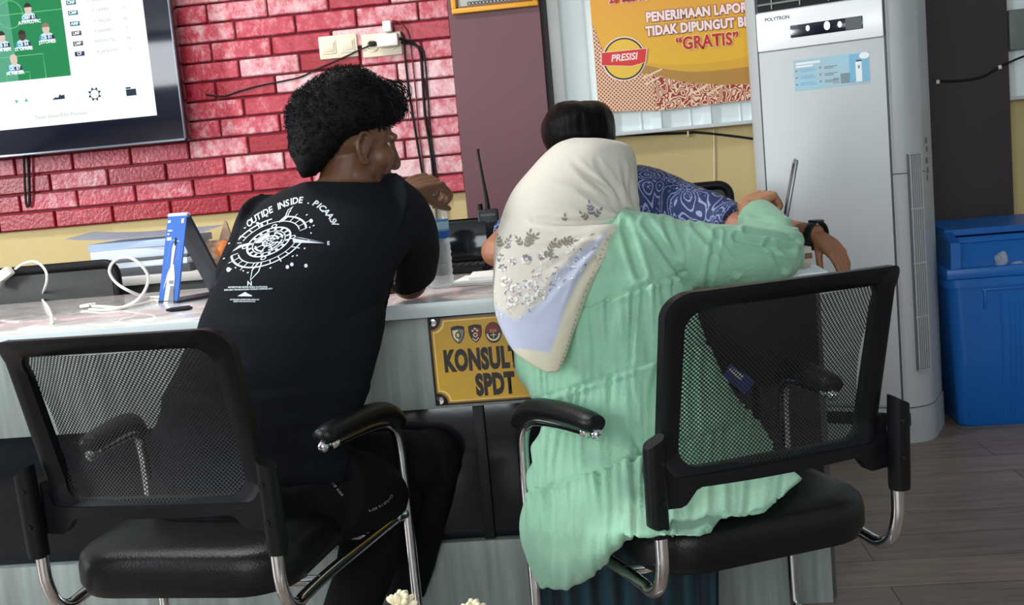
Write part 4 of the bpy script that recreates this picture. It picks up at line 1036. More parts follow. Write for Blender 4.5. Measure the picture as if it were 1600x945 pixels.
# laptop with dark screen near the bottle, papers, two-way radio
lp0 = put(722, 419)
lt = thing('laptop', 'open black laptop with a dark screen between the bottle and the two-way radio', 'laptop', (lp0.x-.03, lp0.y-.10, ZC), R(-3))
obj('base', box(B(), (0, 0, .009), (.25, .19, .018), .004), black, lt)
sc_ = obj('lid', box(B(), (0, .10, .085), (.25, .012, .135), .012, Matrix.Rotation(R(-8), 3, 'X'), seg=3), blackm, lt)
obj('screen', box(B(), (0, .0925, .087), (.226, .003, .108), .001, Matrix.Rotation(R(-8), 3, 'X')), mat('dark_screen', (20, 24, 26), .1), sc_)
kb = B()
for i in range(10):
    for j in range(4): box(kb, (-.108+.024*i, -.01+.022*j, .0195), (.019, .017, .003), 0)
obj('keyboard', kb, mat('key_grey', (46, 46, 48), .5), lt, smooth=False)
pa = put(790, 432)
for k in range(2):
    o = obj('paper_stack', box(B(), (0, 0, .004 if not k else .003), (.22, .16, .008 if not k else .006), .001), paper); o.location = (pa.x-.015+.03*k, pa.y-.05+.04*k, ZC+.0005+(.0085 if k else 0)); o.rotation_euler = (0, 0, R(-6+9*k))
    tag(o, ['lower sheaf of white papers on the counter beside the hijab', 'upper sheaf of white papers under the elbow of the batik-shirted man'][k], 'papers')
rd = at(771, 400, 3.465)
RY = 3.465
wt_ = thing('two_way_radio', 'black handheld two-way radio with a long aerial left of the hijab', 'radio', (rd.x-.005, RY, ZC), R(6))
zt_ = at(768, 326, RY).z-ZC
obj('body', box(B(), (0, 0, zt_/2), (.066, .04, zt_), .006, seg=3), mat('radio_black', (28, 30, 33), .45), wt_)
za_ = at(766, 231, RY).z-ZC
obj('aerial', tube(B(), [(.0, 0, zt_-.005), (.001, 0, zt_+.02), (-.006, 0, zt_+.1), (-.012, 0, za_-.02), (-.013, 0, za_)], [.0085, .007, .0045, .0038, .0048], 10, 4), blackm, wt_)
obj('knob', cyl(B(), (-.022, 0, zt_-.003), (-.022, 0, zt_+.018), .008, 14), black, wt_)
obj('speaker_grille', box(B(), (0, -.0205, zt_*.62), (.05, .003, zt_*.3), .001), blackm, wt_)
wtext('lettering', 'MOTOROLA', .008, (.0, -.0225, zt_*.9), mat('radio_print', (150, 156, 160), .4), wt_)

# laptop seen edge-on at the right, small carton
e0 = at(1227, 345, 2.95); e1 = at(1243, 252, 2.95)
lz = ZC
la = thing('laptop', 'silver and black laptop seen edge-on beside the raised hand at the counter end', 'laptop', (e0.x-.012, 3.0, lz), R(-8.5))
hL = e1.z-lz
tilt = math.atan2(e1.x-e0.x+.0, e1.z-e0.z)
obj('base', box(B(), (-.115, 0, .008), (.225, .31, .016), .004), mat('laptop_silver', (150, 156, 158), .35, metal=.5), la)
L = hL/math.cos(tilt)
lidb = obj('lid', box(B(), (math.tan(tilt)*hL/2, 0, .012+hL/2), (.009, .31, L-.015), .003, Matrix.Rotation(tilt, 3, 'Y')), mat('laptop_grey', (120, 126, 128), .3, metal=.5), la)
obj('screen', box(B(), (math.tan(tilt)*hL/2-.0055, 0, .012+hL/2), (.004, .296, L-.03), .001, Matrix.Rotation(tilt, 3, 'Y')), mat('dark_screen', (20, 24, 26), .1), lidb)
sb_ = put(1256, 416)
o = thing('small_box', 'small beige and brown carton under the wristwatch at the counter end', 'box', (sb_.x, sb_.y+.06, ZC), R(12))
obj('carton', box(B(), (0, 0, .021), (.05, .04, .042), .002), mat('beige_carton', (206, 196, 180), .6), o)
obj('band', box(B(), (0, 0, .02), (.051, .041, .014), .001), mat('brown_band', (130, 96, 80), .6), o)

# ------------------------------------------------------------------ water bottle
bt = put(691, 449); bz1 = at(668, 300, bt.y).z; BHt = bz1-ZC
bo = thing('water_bottle', 'clear plastic water bottle with blue label held by the man in black', 'bottle', (bt.x, bt.y, ZC))
def plastic(name):
    m = bpy.data.materials.new(name); m.use_nodes = True; nt = m.node_tree; out = nt.nodes['Material Output']; b = nt.nodes['Principled BSDF']
    b.inputs['Base Color'].default_value = (.86, .88, .9, 1); b.inputs['Roughness'].default_value = .12; b.inputs['Specular IOR Level'].default_value = .9
    tr = nt.nodes.new('ShaderNodeBsdfTransparent'); tr.inputs[0].default_value = (.95, .96, .97, 1)
    lw = nt.nodes.new('ShaderNodeLayerWeight'); lw.inputs[0].default_value = .35
    mr = nt.nodes.new('ShaderNodeMapRange'); mr.inputs[3].default_value = .16; mr.inputs[4].default_value = .8; nt.links.new(lw.outputs['Facing'], mr.inputs[0])
    mx = nt.nodes.new('ShaderNodeMixShader'); nt.links.new(mr.outputs[0], mx.inputs[0]); nt.links.new(tr.outputs[0], mx.inputs[1]); nt.links.new(b.outputs[0], mx.inputs[2]); nt.links.new(mx.outputs[0], out.inputs[0]); return m
clr = plastic('clear_pet')
rb_ = .033; prof = [(.0, .004), (.022, .0), (.031, .006)]
zz = .012
while zz < BHt*.48:
    prof.append((rb_*(1.0 if int((zz-.012)/.008) % 2 == 0 else .93), zz)); zz += .008
prof += [(rb_, BHt*.49), (rb_*.97, BHt*.51), (rb_*.97, BHt*.71), (rb_, BHt*.73), (rb_*.95, BHt*.80), (rb_*.66, BHt*.9), (.013, BHt*.955), (.013, BHt*.99)]
bmb = lathe(B(), prof, seg=40)
for v in bmb.verts:
    if v.co.z < BHt*.48 and v.co.z > .01:
        a = math.atan2(v.co.y, v.co.x); k = 1+.035*math.sin(a*5+v.co.z*130)*math.sin(a*5-v.co.z*130); v.co.x *= k; v.co.y *= k
obj('bottle_body', bmb, clr, bo, ang=0)
lbm = bpy.data.materials.new('bottle_label'); lbm.use_nodes = True; nt = lbm.node_tree; pb_ = nt.nodes['Principled BSDF']
tc = nt.nodes.new('ShaderNodeTexCoord'); sp_ = nt.nodes.new('ShaderNodeSeparateXYZ'); nt.links.new(tc.outputs['Object'], sp_.inputs[0])
n_ = nt.nodes.new('ShaderNodeTexNoise'); n_.inputs['Scale'].default_value = 60; nt.links.new(tc.outputs['Object'], n_.inputs[0])
ma = nt.nodes.new('ShaderNodeMath'); ma.operation = 'MULTIPLY_ADD'; ma.inputs[1].default_value = .006; nt.links.new(n_.outputs['Fac'], ma.inputs[0]); nt.links.new(sp_.outputs['Z'], ma.inputs[2])
mr = nt.nodes.new('ShaderNodeMapRange'); mr.inputs[1].default_value = BHt*.50; mr.inputs[2].default_value = BHt*.72; nt.links.new(ma.outputs[0], mr.inputs[0])
rp = nt.nodes.new('ShaderNodeValToRGB'); rp.color_ramp.interpolation = 'CONSTANT'; E_ = rp.color_ramp.elements
E_[0].position = 0; E_[0].color = lin(176, 206, 226); E_[1].position = .12; E_[1].color = lin(24, 88, 176)
for p_, c_ in ((.45, (104, 164, 210)), (.55, (170, 206, 228)), (.9, (70, 140, 200))): e = E_.new(p_); e.color = lin(*c_)
nt.links.new(mr.outputs[0], rp.inputs[0]); nt.links.new(rp.outputs[0], pb_.inputs['Base Color']); pb_.inputs['Roughness'].default_value = .3
lbb = B(); rr_ = rb_*1.005
q1 = [lbb.verts.new((rr_*math.cos(2*math.pi*k/40), rr_*math.sin(2*math.pi*k/40), BHt*.51)) for k in range(40)]; q2 = [lbb.verts.new((rr_*math.cos(2*math.pi*k/40), rr_*math.sin(2*math.pi*k/40), BHt*.71)) for k in range(40)]
for k in range(40): lbb.faces.new((q1[k], q1[(k+1) % 40], q2[(k+1) % 40], q2[k]))
obj('label', lbb, lbm, bo, ang=0)
obj('cap', lathe(B(), [(.0145, BHt*.955), (.015, BHt*.96), (.015, BHt*1.005), (.013, BHt*1.01)], seg=24), mat('cyan_cap', (120, 200, 222), .4), bo)

# white flowers low in front of the counter
fl0 = at(626, 938, 1.62)
ft = thing('flower_pot', 'pot of white star-shaped flowers standing in front of the chairs', 'flowers', (fl0.x+.05, 1.62, 0))
obj('pot', lathe(B(), [(.07, 0), (.085, .02), (.105, .2), (.112, .2), (.112, .22), (.098, .22), (.09, .19)], seg=28), mat('white_ceramic', (214, 212, 206), .3), ft)
petal = mat('ivory_petal', (238, 228, 196), .5); stem = mat('green_stem', (70, 96, 56), .6)
for (x, y, k) in ((626, 937, 0), (738, 951, 1)):
    tip = at(x, y, 1.62); lp_ = (tip.x-fl0.x-.05, 0, tip.z-.012)
    obj('stem', tube(B(), [(0, 0, .2), (lp_[0]*.3, .01, .34), (lp_[0], 0, lp_[2])], .003, 8, 5), stem, ft)
    fb_ = B()
    for j in range(13):
        a_ = R(360*j/13*2.4); el = R(15+65*((j*7) % 13)/13)
        d_ = Vector((math.cos(a_)*math.cos(el), math.sin(a_)*math.cos(el), math.sin(el)))
        p_ = Vector(lp_); tube(fb_, [p_, p_+d_*.012, p_+d_*.022, p_+d_*.027], [.002, .0042, .005, .0022], 8, 2)
    obj('blossom', fb_, petal, ft, ang=0)
lfb = B()
for j in range(7):
    a_ = R(51*j); d_ = Vector((math.cos(a_), math.sin(a_), 0)); tube(lfb, [(0, 0, .2), tuple(d_*.05+Vector((0, 0, .28))), tuple(d_*.1+Vector((0, 0, .3)))], [.004, .016, .003], 8, 4, flat=((0, 0, 1), .2))
obj('leaves', lfb, stem, ft, ang=0)

# ------------------------------------------------------------------ people
def smin_seam(t, s, w): return math.exp(-((t-s)/w)**2)
def head_parts(bm, c, f, up, s=1.0, nose=True):
    """head as overlapping forms; c centre, f facing direction, up head axis. local x right, y forward, z up"""
    f = Vector(f).normalized(); up = Vector(up); rt = f.cross(up).normalized(); up = rt.cross(f).normalized()
    M = Matrix((rt, f, up)).transposed()
    P = lambda x, y, z: Vector(c)+M @ Vector((x*s, y*s, z*s))
    bal = lambda x, y, z, rx, ry, rz, e=None: ball(bm, P(x, y, z), (rx*s, ry*s, rz*s), M if e is None else M @ e)
    bal(0, -.012, .035, .074, .094, .088)
    bal(0, .03, -.03, .060, .060, .085)
    bal(0, .066, -.098, .026, .020, .020)
    for q in (-1, 1):
        bal(q*.040, .052, -.022, .028, .030, .030)
        bal(q*.046, .005, -.07, .020, .035, .026)
        bal(q*.075, -.004, -.012, .006, .015, .026, Matrix.Rotation(R(-14), 3, 'X') @ Matrix.Rotation(q*R(-20), 3, 'Z'))
        hx = [(.012, -.006), (.013, .010), (.004, .022), (-.012, .023), (-.022, .010), (-.022, -.010), (-.014, -.027), (-.003, -.040), (.006, -.038), (.009, -.028)]
        tube(bm, [P(q*(.073+.017*(.014-y)/.034), y, z-.004) for y, z in hx], [.004, .0045, .005, .005, .005, .005, .005, .006, .006, .004], 8, 3)
    tube(bm, [P(-.048, .068, .022), P(-.02, .086, .028), P(0, .087, .024), P(.02, .086, .028), P(.048, .068, .022)], .008*s, 8, 3)
    tube(bm, [P(0, .086, .018), P(0, .094, -.005), P(0, .102, -.028)], [.008*s, .010*s, .014*s], 10, 3)
    ball(bm, P(0, .100, -.030), (.014*s,)*3)
    for q in (-1, 1): bal(q*.014, .092, -.033, .008, .010, .008)
    bal(0, .086, -.056, .024, .011, .007); bal(0, .084, -.070, .021, .011, .008)
    return P, M
def eyes(P, par, s=1.0):
    for q in (-1, 1):
        e = obj('eye', ball(B(), P(q*.031, .0605, .004), (.0118*s,)*3), mat('eye_white', (226, 220, 212), .2), par, ang=0, world=True)
        obj('iris', ball(B(), P(q*.031, .0690, .004), (.0048*s,)*3), mat('iris_dark', (30, 20, 16), .15), e, ang=0, world=False)
def hand(bm, wrist, d, n, thumb_side, curl=(35, 55, 40), spread=4, s=1.0, tcurl=25, curls=None, tdir=None):
    """palm with five separate fingers. d towards the fingers, n out of the back of the hand, thumb_side +1/-1 along d x n"""
    d = Vector(d).normalized(); n = Vector(n); n = (n-d*n.dot(d)).normalized(); t = d.cross(n)*thumb_side
    W_ = Vector(wrist); L = .088*s
    rows = []
    # palm: four knuckle spines
    for k in range(4):
        o = (1.5-k)*.0195*s
        tube(bm, [W_+t*o*.55, W_+d*L*.5+t*o*.9+n*.003*s, W_+d*L+t*o], [.0135*s, .0145*s, .0108*s], 10, 3)
    ball(bm, W_+d*L*.45+t*.018*s-n*.009*s, (.02*s, .02*s, .02*s))
    lens = [(.042, .026, .021), (.046, .029, .022), (.043, .027, .021), (.034, .021, .019)]
    for k in range(4):
        o = (1.5-k)*.0195*s; base = W_+d*L*(.98 if k in (0, 1, 2) else .92)+t*o
        ang = 0; pts = [base-d*.01*s]; dirn = (d+t*math.tan(R(spread*(1.5-k)))).normalized()
        p = base.copy(); cs = curls[k] if curls else curl; pts.append(p.copy())
        for q in range(3):
            ang += R(cs[q]); v = dirn*math.cos(ang)-n*math.sin(ang); p = p+v*lens[k][q]*s; pts.append(p.copy())
        rr = [.0098*s, .0096*s, .0088*s, .0080*s, .0066*s]
        tube(bm, pts, rr, 10, 3); ball(bm, pts[-1], (.0067*s,)*3, u=10, v=8)
        ball(bm, pts[2], (.0096*s,)*3, u=10, v=8); ball(bm, base+n*.003*s, (.0105*s,)*3, u=10, v=8)
    # thumb from the side of the palm near its base
    b0_ = W_+d*.022*s+t*.022*s; td = Vector(tdir).normalized() if tdir else (d*.75+t*.75-n*.25).normalized(); td2 = (td+(d-t*.35-n*.3)*math.tan(R(tcurl))).normalized()
    pts = [b0_-td*.006*s, b0_+td*.038*s, b0_+td*.038*s+td2*.032*s, b0_+td*.038*s+td2*.032*s+(td2+d*.2-t*.15).normalized()*.024*s]
    tube(bm, pts, [.0155*s, .0115*s, .0100*s, .0076*s], 10, 4); ball(bm, pts[-1], (.0077*s,)*3, u=10, v=8)
def skin(name, col, col2): return mat(name, col, .48, col2=col2, vscale=14, bump=.06, bscale=240)
def fine(q, mx=4.0):
    """split a 2-D polygon into small triangles so that it can follow a curved surface"""
    st = [(q[0], q[i], q[i+1]) for i in range(1, len(q)-1)]; out = []
    while st:
        t = st.pop(); L = [math.hypot(t[i][0]-t[(i+1) % 3][0], t[i][1]-t[(i+1) % 3][1]) for i in range(3)]; k = L.index(max(L))
        if L[k] <= mx: out.append(t); continue
        a, b, c = t[k], t[(k+1) % 3], t[(k+2) % 3]; m = ((a[0]+b[0])/2, (a[1]+b[1])/2); st += [(a, m, c), (m, b, c)]
    return out
def decal(name, polys, bvh, m, par, off=.0014, lay=None):
    bm = B(); cache = {}
    def vert(p):
        k = (round(p[0], 2), round(p[1], 2))
        if k not in cache:
            d = ray(*p).normalized(); h = bvh.ray_cast(CLOC, d)
            cache[k] = None if h[0] is None else bm.verts.new(h[0]-d*off)
        return cache[k]
    for poly in polys:
        for q in fine(poly):
            vs = [vert(p) for p in q]
            if None in vs or len(set(vs)) < 3 or max((vs[i].co-vs[i-1].co).length for i in range(3)) > .03: continue
            try: bm.faces.new(vs)
            except ValueError: pass
    return obj(name, bm, m, par, smooth=False, world=True)
def text_polys(body, size, fn, bold=0, shear=0, spacing=1.0, align='CENTER'):
    me = text_mesh(body, size, bold, shear, align, spacing); V = [fn(v.co.x, v.co.y) for v in me.vertices]
    out = [[V[i] for i in p.vertices] for p in me.polygons]; bpy.data.meshes.remove(me); return out

# ================================================================== man in the black T-shirt
man_p = at(440, 800, 2.2)
man = thing('person', 'person in a black T-shirt with a compass print leaning on the counter with a bottle', 'person', (man_p.x, man_p.y, 0))
T_ROWS = [(283, 478, 602, 2.50, .075), (296, 440, 628, 2.50, .095), (316, 408, 646, 2.48, .12), (345, 388, 650, 2.45, .135), (385, 368, 640, 2.42, .145), (430, 346, 620, 2.39, .15), (475, 326, 606, 2.37, .145), (520, 306, 600, 2.35, .14), (565, 283, 588, 2.33, .135), (610, 262, 574, 2.31, .13), (660, 246, 560, 2.29, .125), (710, 240, 552, 2.275, .125), (760, 240, 552, 2.26, .125), (800, 262, 545, 2.25, .12)]
def shrink(rows, k): return [(a, (b+c)/2-(c-b)/2*k, (b+c)/2+(c-b)/2*k, d, e*k) for a, b, c, d, e in rows]
mskin = skin('brown_skin', (112, 76, 54), (98, 64, 45))
hc = at(552, 226, 2.52); hf = Vector((.82, .54, -.20)); hup = Vector((.08, .05, 1))
bm = B(); sloft(bm, shrink(T_ROWS, .88))
P_man, M_man = head_parts(bm, hc, hf, hup, 1.04)
tube(bm, [at(535, 330, 2.49), at(540, 292, 2.50), at(548, 250, 2.515)], [.085, .064, .060], 18, 4)
eR = at(640, 447, 2.665); eR.z = max(eR.z, ZC+.045)
shR = at(612, 345, 2.46)
tube(bm, [shR, shR.lerp(eR, .55), eR], [.06, .050, .044], 16, 4); ball(bm, eR, (.044, .044, .042))
wR = at(636, 298, 2.80)
tube(bm, [eR, eR.lerp(wR, .35)+Vector((.004, .01, 0)), wR], [.043, .042, .027], 16, 4)
hand(bm, wR, (at(688, 280, 2.88)-wR), Vector((-.15, -.75, .7)), 1, s=1.04, curls=[(50, 75, 50), (48, 70, 50), (46, 66, 46), (44, 60, 44)], tdir=Vector((.55, .3, -.55)))
# left arm folded on the counter in front of him
shL = at(430, 350, 2.48); eL = put(440, 430, ZC+.045); eL.y = 2.74; wL = Vector((-.72, 2.86, ZC+.035))
tube(bm, [shL, shL.lerp(eL, .5), eL], [.06, .05, .044], 16, 4); tube(bm, [eL, wL], [.043, .027], 16)
hand(bm, wL, Vector((1, .25, 0)), Vector((0, 0, 1)), 1, s=1.05)
# legs
hpR, hpL = at(505, 770, 2.25), at(345, 775, 2.25)
knR, knL = at(610, 772, 2.46), at(672, 722, 2.56)
ftR, ftL = at(540, 1010, 2.40), at(640, 1030, 2.62)
ftR.z = .09; ftL.z = .09
for a, b, c in ((hpR, knR, ftR), (hpL, knL, ftL)):
    tube(bm, [a, a.lerp(b, .5), b], [.068, .068, .054], 16, 4); ball(bm, b, (.056,)*3); tube(bm, [b, b.lerp(c, .4), c], [.054, .054, .036], 16, 4)
    tube(bm, [c+Vector((0, -.02, -.02)), c+Vector((.02, .16, -.055))], [.038, .026], 12)
me = blend('man_body', bm, .0038, 3)
link('body', me, mskin, man, ang=0, world=True); eyes(P_man, man, 1.04)
# T-shirt
bm = B(); sloft(bm, T_ROWS)
sl_e = at(641, 425, 2.63)
tube(bm, [at(590, 335, 2.46), at(622, 352, 2.50), at(640, 390, 2.57), sl_e, at(645, 439, 2.645)], [.105, .085, .072, .063, .060], 22, 5)
tube(bm, [shL, shL.lerp(eL, .45), shL.lerp(eL, .75)], [.085, .07, .066], 18, 4)
me = blend('man_shirt', bm, .006, 7)
def shirt_fold(p, n):
    x, y = px(p)
    d = .004*noise.noise(p*7)+.0025*noise.noise(Vector((p.x*6+p.z*14, p.y*8, p.z*22)))
    if y > 470: d += .005*math.sin((y-.35*(x-400))/13+2*noise.noise(p*9))*min(1, (y-470)/90)*max(0, 1-abs(x-330)/120)
    if y > 600: d += .006*noise.noise(Vector((p.x*5, p.y*5, p.z*30)))
    for (a, b, w, A) in (((605, 478), (640, 330), 14, .007), ((600, 470), (540, 500), 16, .005), ((612, 448), (570, 420), 14, .004)):
        q, t = pt_seg((x, y), a, b); d -= A*max(0, 1-q/w)**2*(1 if n.y < .3 else 0)
    return d
displace(me, shirt_fold)
blackcloth = mat('black_cotton', (18, 21, 27), .9, var=.12, vscale=300, bump=.12, bscale=500, spec=.15)
shirt = link('t_shirt', me, blackcloth, man, ang=0)
shirt_bvh = bvh_of(me)
# collar ring
P0 = [at(478, 284, 2.44), at(520, 283, 2.415), at(570, 284, 2.42), at(603, 290, 2.47), at(596, 286, 2.55), at(540, 280, 2.58), at(485, 280, 2.54)]
me.transform(Matrix.Translation((-man_p.x, -man_p.y, 0)))
# compass print on the back of the shirt
pr_ = mat('pale_print', (206, 216, 222), .7)
C0 = np.array([420., 378.]); Ex = np.array([57., -12.]); Ny = np.array([-13., 38.])
def cm(u, v): q = C0+Ex*u+Ny*v; return (float(q[0]), float(q[1]))
polys = []
def ring_(r, w, a0=0, a1=360, n=44):
    pts = [(r*math.cos(R(a0+(a1-a0)*k/n)), r*math.sin(R(a0+(a1-a0)*k/n))) for k in range(n+(0 if a1-a0 == 360 else 1))]
    for q in ribbon2(pts, w, a1-a0 == 360): polys.append([cm(*p) for p in q])
def spoke(a, r0_, r1_, w):
    ca_, sa_ = math.cos(R(a)), math.sin(R(a))
    for q in ribbon2([(r0_*ca_, r0_*sa_), (r1_*ca_, r1_*sa_)], w): polys.append([cm(*p) for p in q])
def dot(u, v, r): polys.append([cm(u+r*math.cos(R(k)), v+r*math.sin(R(k))) for k in range(0, 360, 45)])
ring_(1.0, .055, 15, 165); ring_(1.0, .055, 195, 262); ring_(1.0, .055, 282, 345)
ring_(.82, .03, 20, 160); ring_(.82, .03, 200, 340)
ring_(.58, .05); ring_(.44, .03)
for k in range(24):
    if k % 6: spoke(15*k, .82, 1.0 if k % 2 else 1.13, .03)
    if k % 2 and k % 6: dot(1.2*math.cos(R(15*k)), 1.2*math.sin(R(15*k)), .03)
for k in range(16): spoke(22.5*k+8, .47, .56, .075)
ring_(.36, .05, 0, 80); ring_(.36, .05, 100, 170); ring_(.34, .12, 190, 260); ring_(.36, .05, 280, 350); ring_(.25, .04, 10, 80); ring_(.25, .05, 190, 350); ring_(.16, .05, 20, 340)
for a in (20, 65, 110, 155, 200, 245, 290, 335): spoke(a, .04, .42, .035)
for a in (0, 90, 180, 270):   # bearing knots and pointed needles
    ca_, sa_ = math.cos(R(a)), math.sin(R(a))
    for k in range(10):
        pass
    ring_pts = [(.66*ca_+.065*math.cos(R(q)), .66*sa_+.065*math.sin(R(q))) for q in range(0, 360, 40)]
    for q in ribbon2(ring_pts, .035, True): polys.append([cm(*p) for p in q])
need = {0: [(470, 371), (490, 376), (508, 379)], 180: [(392, 381), (378, 385), (363, 391)], 90: [(405, 408), (398, 420), (391, 437)], 270: [(438, 345), (449, 338), (457, 325)]}
def raw(q): polys.append([tuple(map(float, p)) for p in q])
raw([(457, 372), (458, 379), (507, 380)]); raw([(459, 370), (507, 379), (470, 371)])
raw([(390, 379), (389, 384), (372, 387), (361, 394), (374, 383)])
for q in ribbon2([(404, 410), (394, 422), (391, 438)], [2.2, 1.6, .8]): raw(q)
for q in ribbon2([(409, 409), (404, 424), (391, 438)], [2.2, 1.6, .8]): raw(q)
for q in ribbon2([(436, 347), (446, 338), (450, 328), (456, 324)], [2.4, 2, 1.2, .8]): raw(q)
for q in ribbon2([(440, 346), (449, 339), (452, 331), (458, 322)], [2.2, 1.8, 1.2, .8]): raw(q)
for (x, y, r_) in ((486, 345, 3.2), (357, 421, 3.6), (478, 415, 3), (372, 0, 0), (456, 413, 3), (449, 417, 3), (409, 352, 2.6), (403, 349, 2.2)):
    if r_: raw([(x+r_*math.cos(R(k)), y+r_*1.1*math.sin(R(k))) for k in range(0, 360, 60)])
for (x, y) in ((484, 355), (486, 364), (476, 388), (464, 399), (368, 418), (380, 423)): raw([(x+1.4*math.cos(R(k)), y+1.4*math.sin(R(k))) for k in range(0, 360, 72)])
decal('compass_print', polys, shirt_bvh, pr_, shirt)
# lettering arched over the compass
tp_ = []
arc = catmull([(384, 354), (396, 344), (412, 334), (430, 325), (450, 317), (468, 313), (486, 315), (502, 324), (515, 337), (522, 348)], 8)
arcl = [0]
for a, b in zip(arc, arc[1:]): arcl.append(arcl[-1]+math.hypot(*(b-a)))
def on_arc(s_):
    s_ = max(0, min(arcl[-1]-.01, s_)); i = max(k for k in range(len(arcl)) if arcl[k] <= s_); i = min(i, len(arc)-2)
    t = (s_-arcl[i])/(arcl[i+1]-arcl[i]); p = arc[i]*(1-t)+arc[i+1]*t; d = arc[i+1]-arc[i]; d = d/np.linalg.norm(d); return p, d
s_ = 3
for w, gap in (('OUTIDE', 7), ('INSIDE', 7), ('.', 4), ('PICAASV', 0)):
    for chh in w:
        wd_ = 4.4 if chh in 'I.' else 8.5
        p, d = on_arc(s_+wd_/2); k = .55+.45*min(1, s_/90)
        fn = lambda u, v, p=p, d=d: (float(p[0]+d[0]*u+d[1]*v*1.0), float(p[1]+d[1]*u-d[0]*v*1.0))
        tp_ += text_polys(chh, 13.5, fn, bold=.35, shear=.25)
        s_ += wd_
    s_ += gap
for (b_, x, y, sz, rt_) in (('N', 390, 443, 10, -8), ('E', 513, 380, 8, 0)):
    tp_ += text_polys(b_, sz, lambda u, v, x=x, y=y: (x+u, y-v), bold=.3)
decal('lettering', tp_, shirt_bvh, pr_, shirt)
tp_ = []
def line(b_, x, y, sz, sl): 
    return text_polys(b_, sz, lambda u, v: (x+u, y-v+sl*u), bold=.1)
tp_ += line('ADVENTURE NEVER ENDS OUTDOOR', 387, 448.5, 3.6, -.01); tp_ += line('EXPLORE THE MOUNTAIN WORLD COMPASS ADV', 388, 452, 3.3, -.03)
tp_ += line('OUTDOOR ADVENTURE GEAR CO', 382, 468, 2.9, 0); tp_ += line('SINCE THE MOUNTAIN DAY', 382, 471, 2.7, 0)
tp_.append([(371., 462.5), (377., 459.5), (383., 456.), (388., 459.), (393., 461.), (394., 463.), (385., 461.), (378., 463.)])
decal('small_print', tp_, shirt_bvh, pr_, shirt)
# hair: dense curly volume with loose curls
bm = B()
HR = [(110, 530, 562, 2.50, .04), (119, 514, 578, 2.51, .072), (134, 490, 602, 2.52, .098), (152, 468, 622, 2.525, .112), (171, 456, 629, 2.525, .116), (188, 453, 614, 2.52, .113), (204, 455, 588, 2.515, .108), (220, 456, 560, 2.505, .10), (236, 460, 536, 2.49, .09), (252, 465, 514, 2.475, .075), (266, 471, 498, 2.465, .055), (275, 475, 490, 2.46, .035)]
sloft(bm, HR)
me = blend('hair', bm, .007, 3)
displace(me, lambda p, n: .003+.004*noise.noise(p*30)+.004*noise.noise(p*80))
hairm = mat('black_hair', (13, 13, 15), .75, var=.3, vscale=60, bump=.6, bscale=220, spec=.2)
pts_h = [(v.co.copy(), v.normal.copy()) for v in me.vertices]
hair = link('hair', me, hairm, man, ang=0, world=True)
cb_ = B(); rnd = random.Random(3)
for k in range(5200):
    p, n = rnd.choice(pts_h)
    x, y = px(p)
    if y > 245: continue
    lw = .005 if y > 200 else .013
    t1 = n.orthogonal().normalized(); t2 = n.cross(t1); a0 = rnd.uniform(0, 6.28); r_ = rnd.uniform(.0022, .0045); q = []
    for j in range(6):
        a_ = a0+j*1.1; q.append(p+n*(j/5*lw*rnd.uniform(.8, 1.1)-.002)+t1*r_*math.cos(a_)+t2*r_*math.sin(a_))
    tube(cb_, q, [.0007, .0007, .0007, .0006, .0005, .0003], 3, cap=False)
for k in range(110):    # longer locks over the forehead
    p = at(rnd.uniform(585, 628), rnd.uniform(126, 172), 2.52+rnd.uniform(-.09, .09)); q = []; dx = rnd.uniform(.012, .03)
    for j in range(7): q.append(p+Vector((dx*math.sin(j*.42), rnd.uniform(-.002, .002)+.01*math.sin(j+k), -.0055*j-.001*j*j*.4+.008)))
    tube(cb_, q, [.0009, .0009, .0009, .0008, .0007, .0006, .0004], 4, cap=False)
obj('curls', cb_, hairm, hair, ang=0, world=True)
# trousers
bm = B(); sloft(bm, [(740, 238, 566, 2.26, .13), (775, 236, 570, 2.26, .135), (805, 250, 566, 2.27, .13), (828, 285, 550, 2.28, .11)])
for a, b, c in ((hpR, knR, ftR), (hpL, knL, ftL)):
    tube(bm, [a, a.lerp(b, .5), b], [.105, .098, .076], 18, 5); ball(bm, b, (.078,)*3)
    tube(bm, [b, b.lerp(c, .45), c], [.076, .070, .058], 18, 5)
me = blend('man_trousers', bm, .007, 6)
displace(me, lambda p, n: .006*noise.noise(p*9)+.004*noise.noise(Vector((p.x*30, p.y*12, p.z*10))))
me_tr = me; trouser_bvh = bvh_of(me)
tr_ = link('trousers', me, mat('black_denim', (13, 14, 17), .85, var=.15, vscale=200, bump=.15, bscale=400, spec=.15), man, ang=0, world=True)
lt_ = mat('grey_print', (150, 158, 164), .6)
def arc_text(body, pts, size):
    A = catmull(pts, 8); Ls = [0]; out = []
    for a, b in zip(A, A[1:]): Ls.append(Ls[-1]+math.hypot(*(b-a)))
    st = Ls[-1]/(len(body)+.5)
    for k, chh in enumerate(body):
        s1 = st*(k+.5); i = max(j for j in range(len(Ls)) if Ls[j] <= s1); i = min(i, len(A)-2); d = A[i+1]-A[i]; d = d/np.linalg.norm(d); p = A[i]
        out += text_polys(chh, size, lambda u, v, p=p, d=d: (float(p[0]+d[0]*u+d[1]*v), float(p[1]+d[1]*u-d[0]*v)), bold=.1)
    return out
polys = arc_text('DISTRICT RIDE', [(510, 743), (520, 755), (530, 768), (537, 776)], 5)+arc_text('RIDE DISTRICT', [(578, 798), (592, 792), (606, 783), (615, 771)], 5)
decal('lettering', polys, trouser_bvh, lt_, tr_, off=.002)
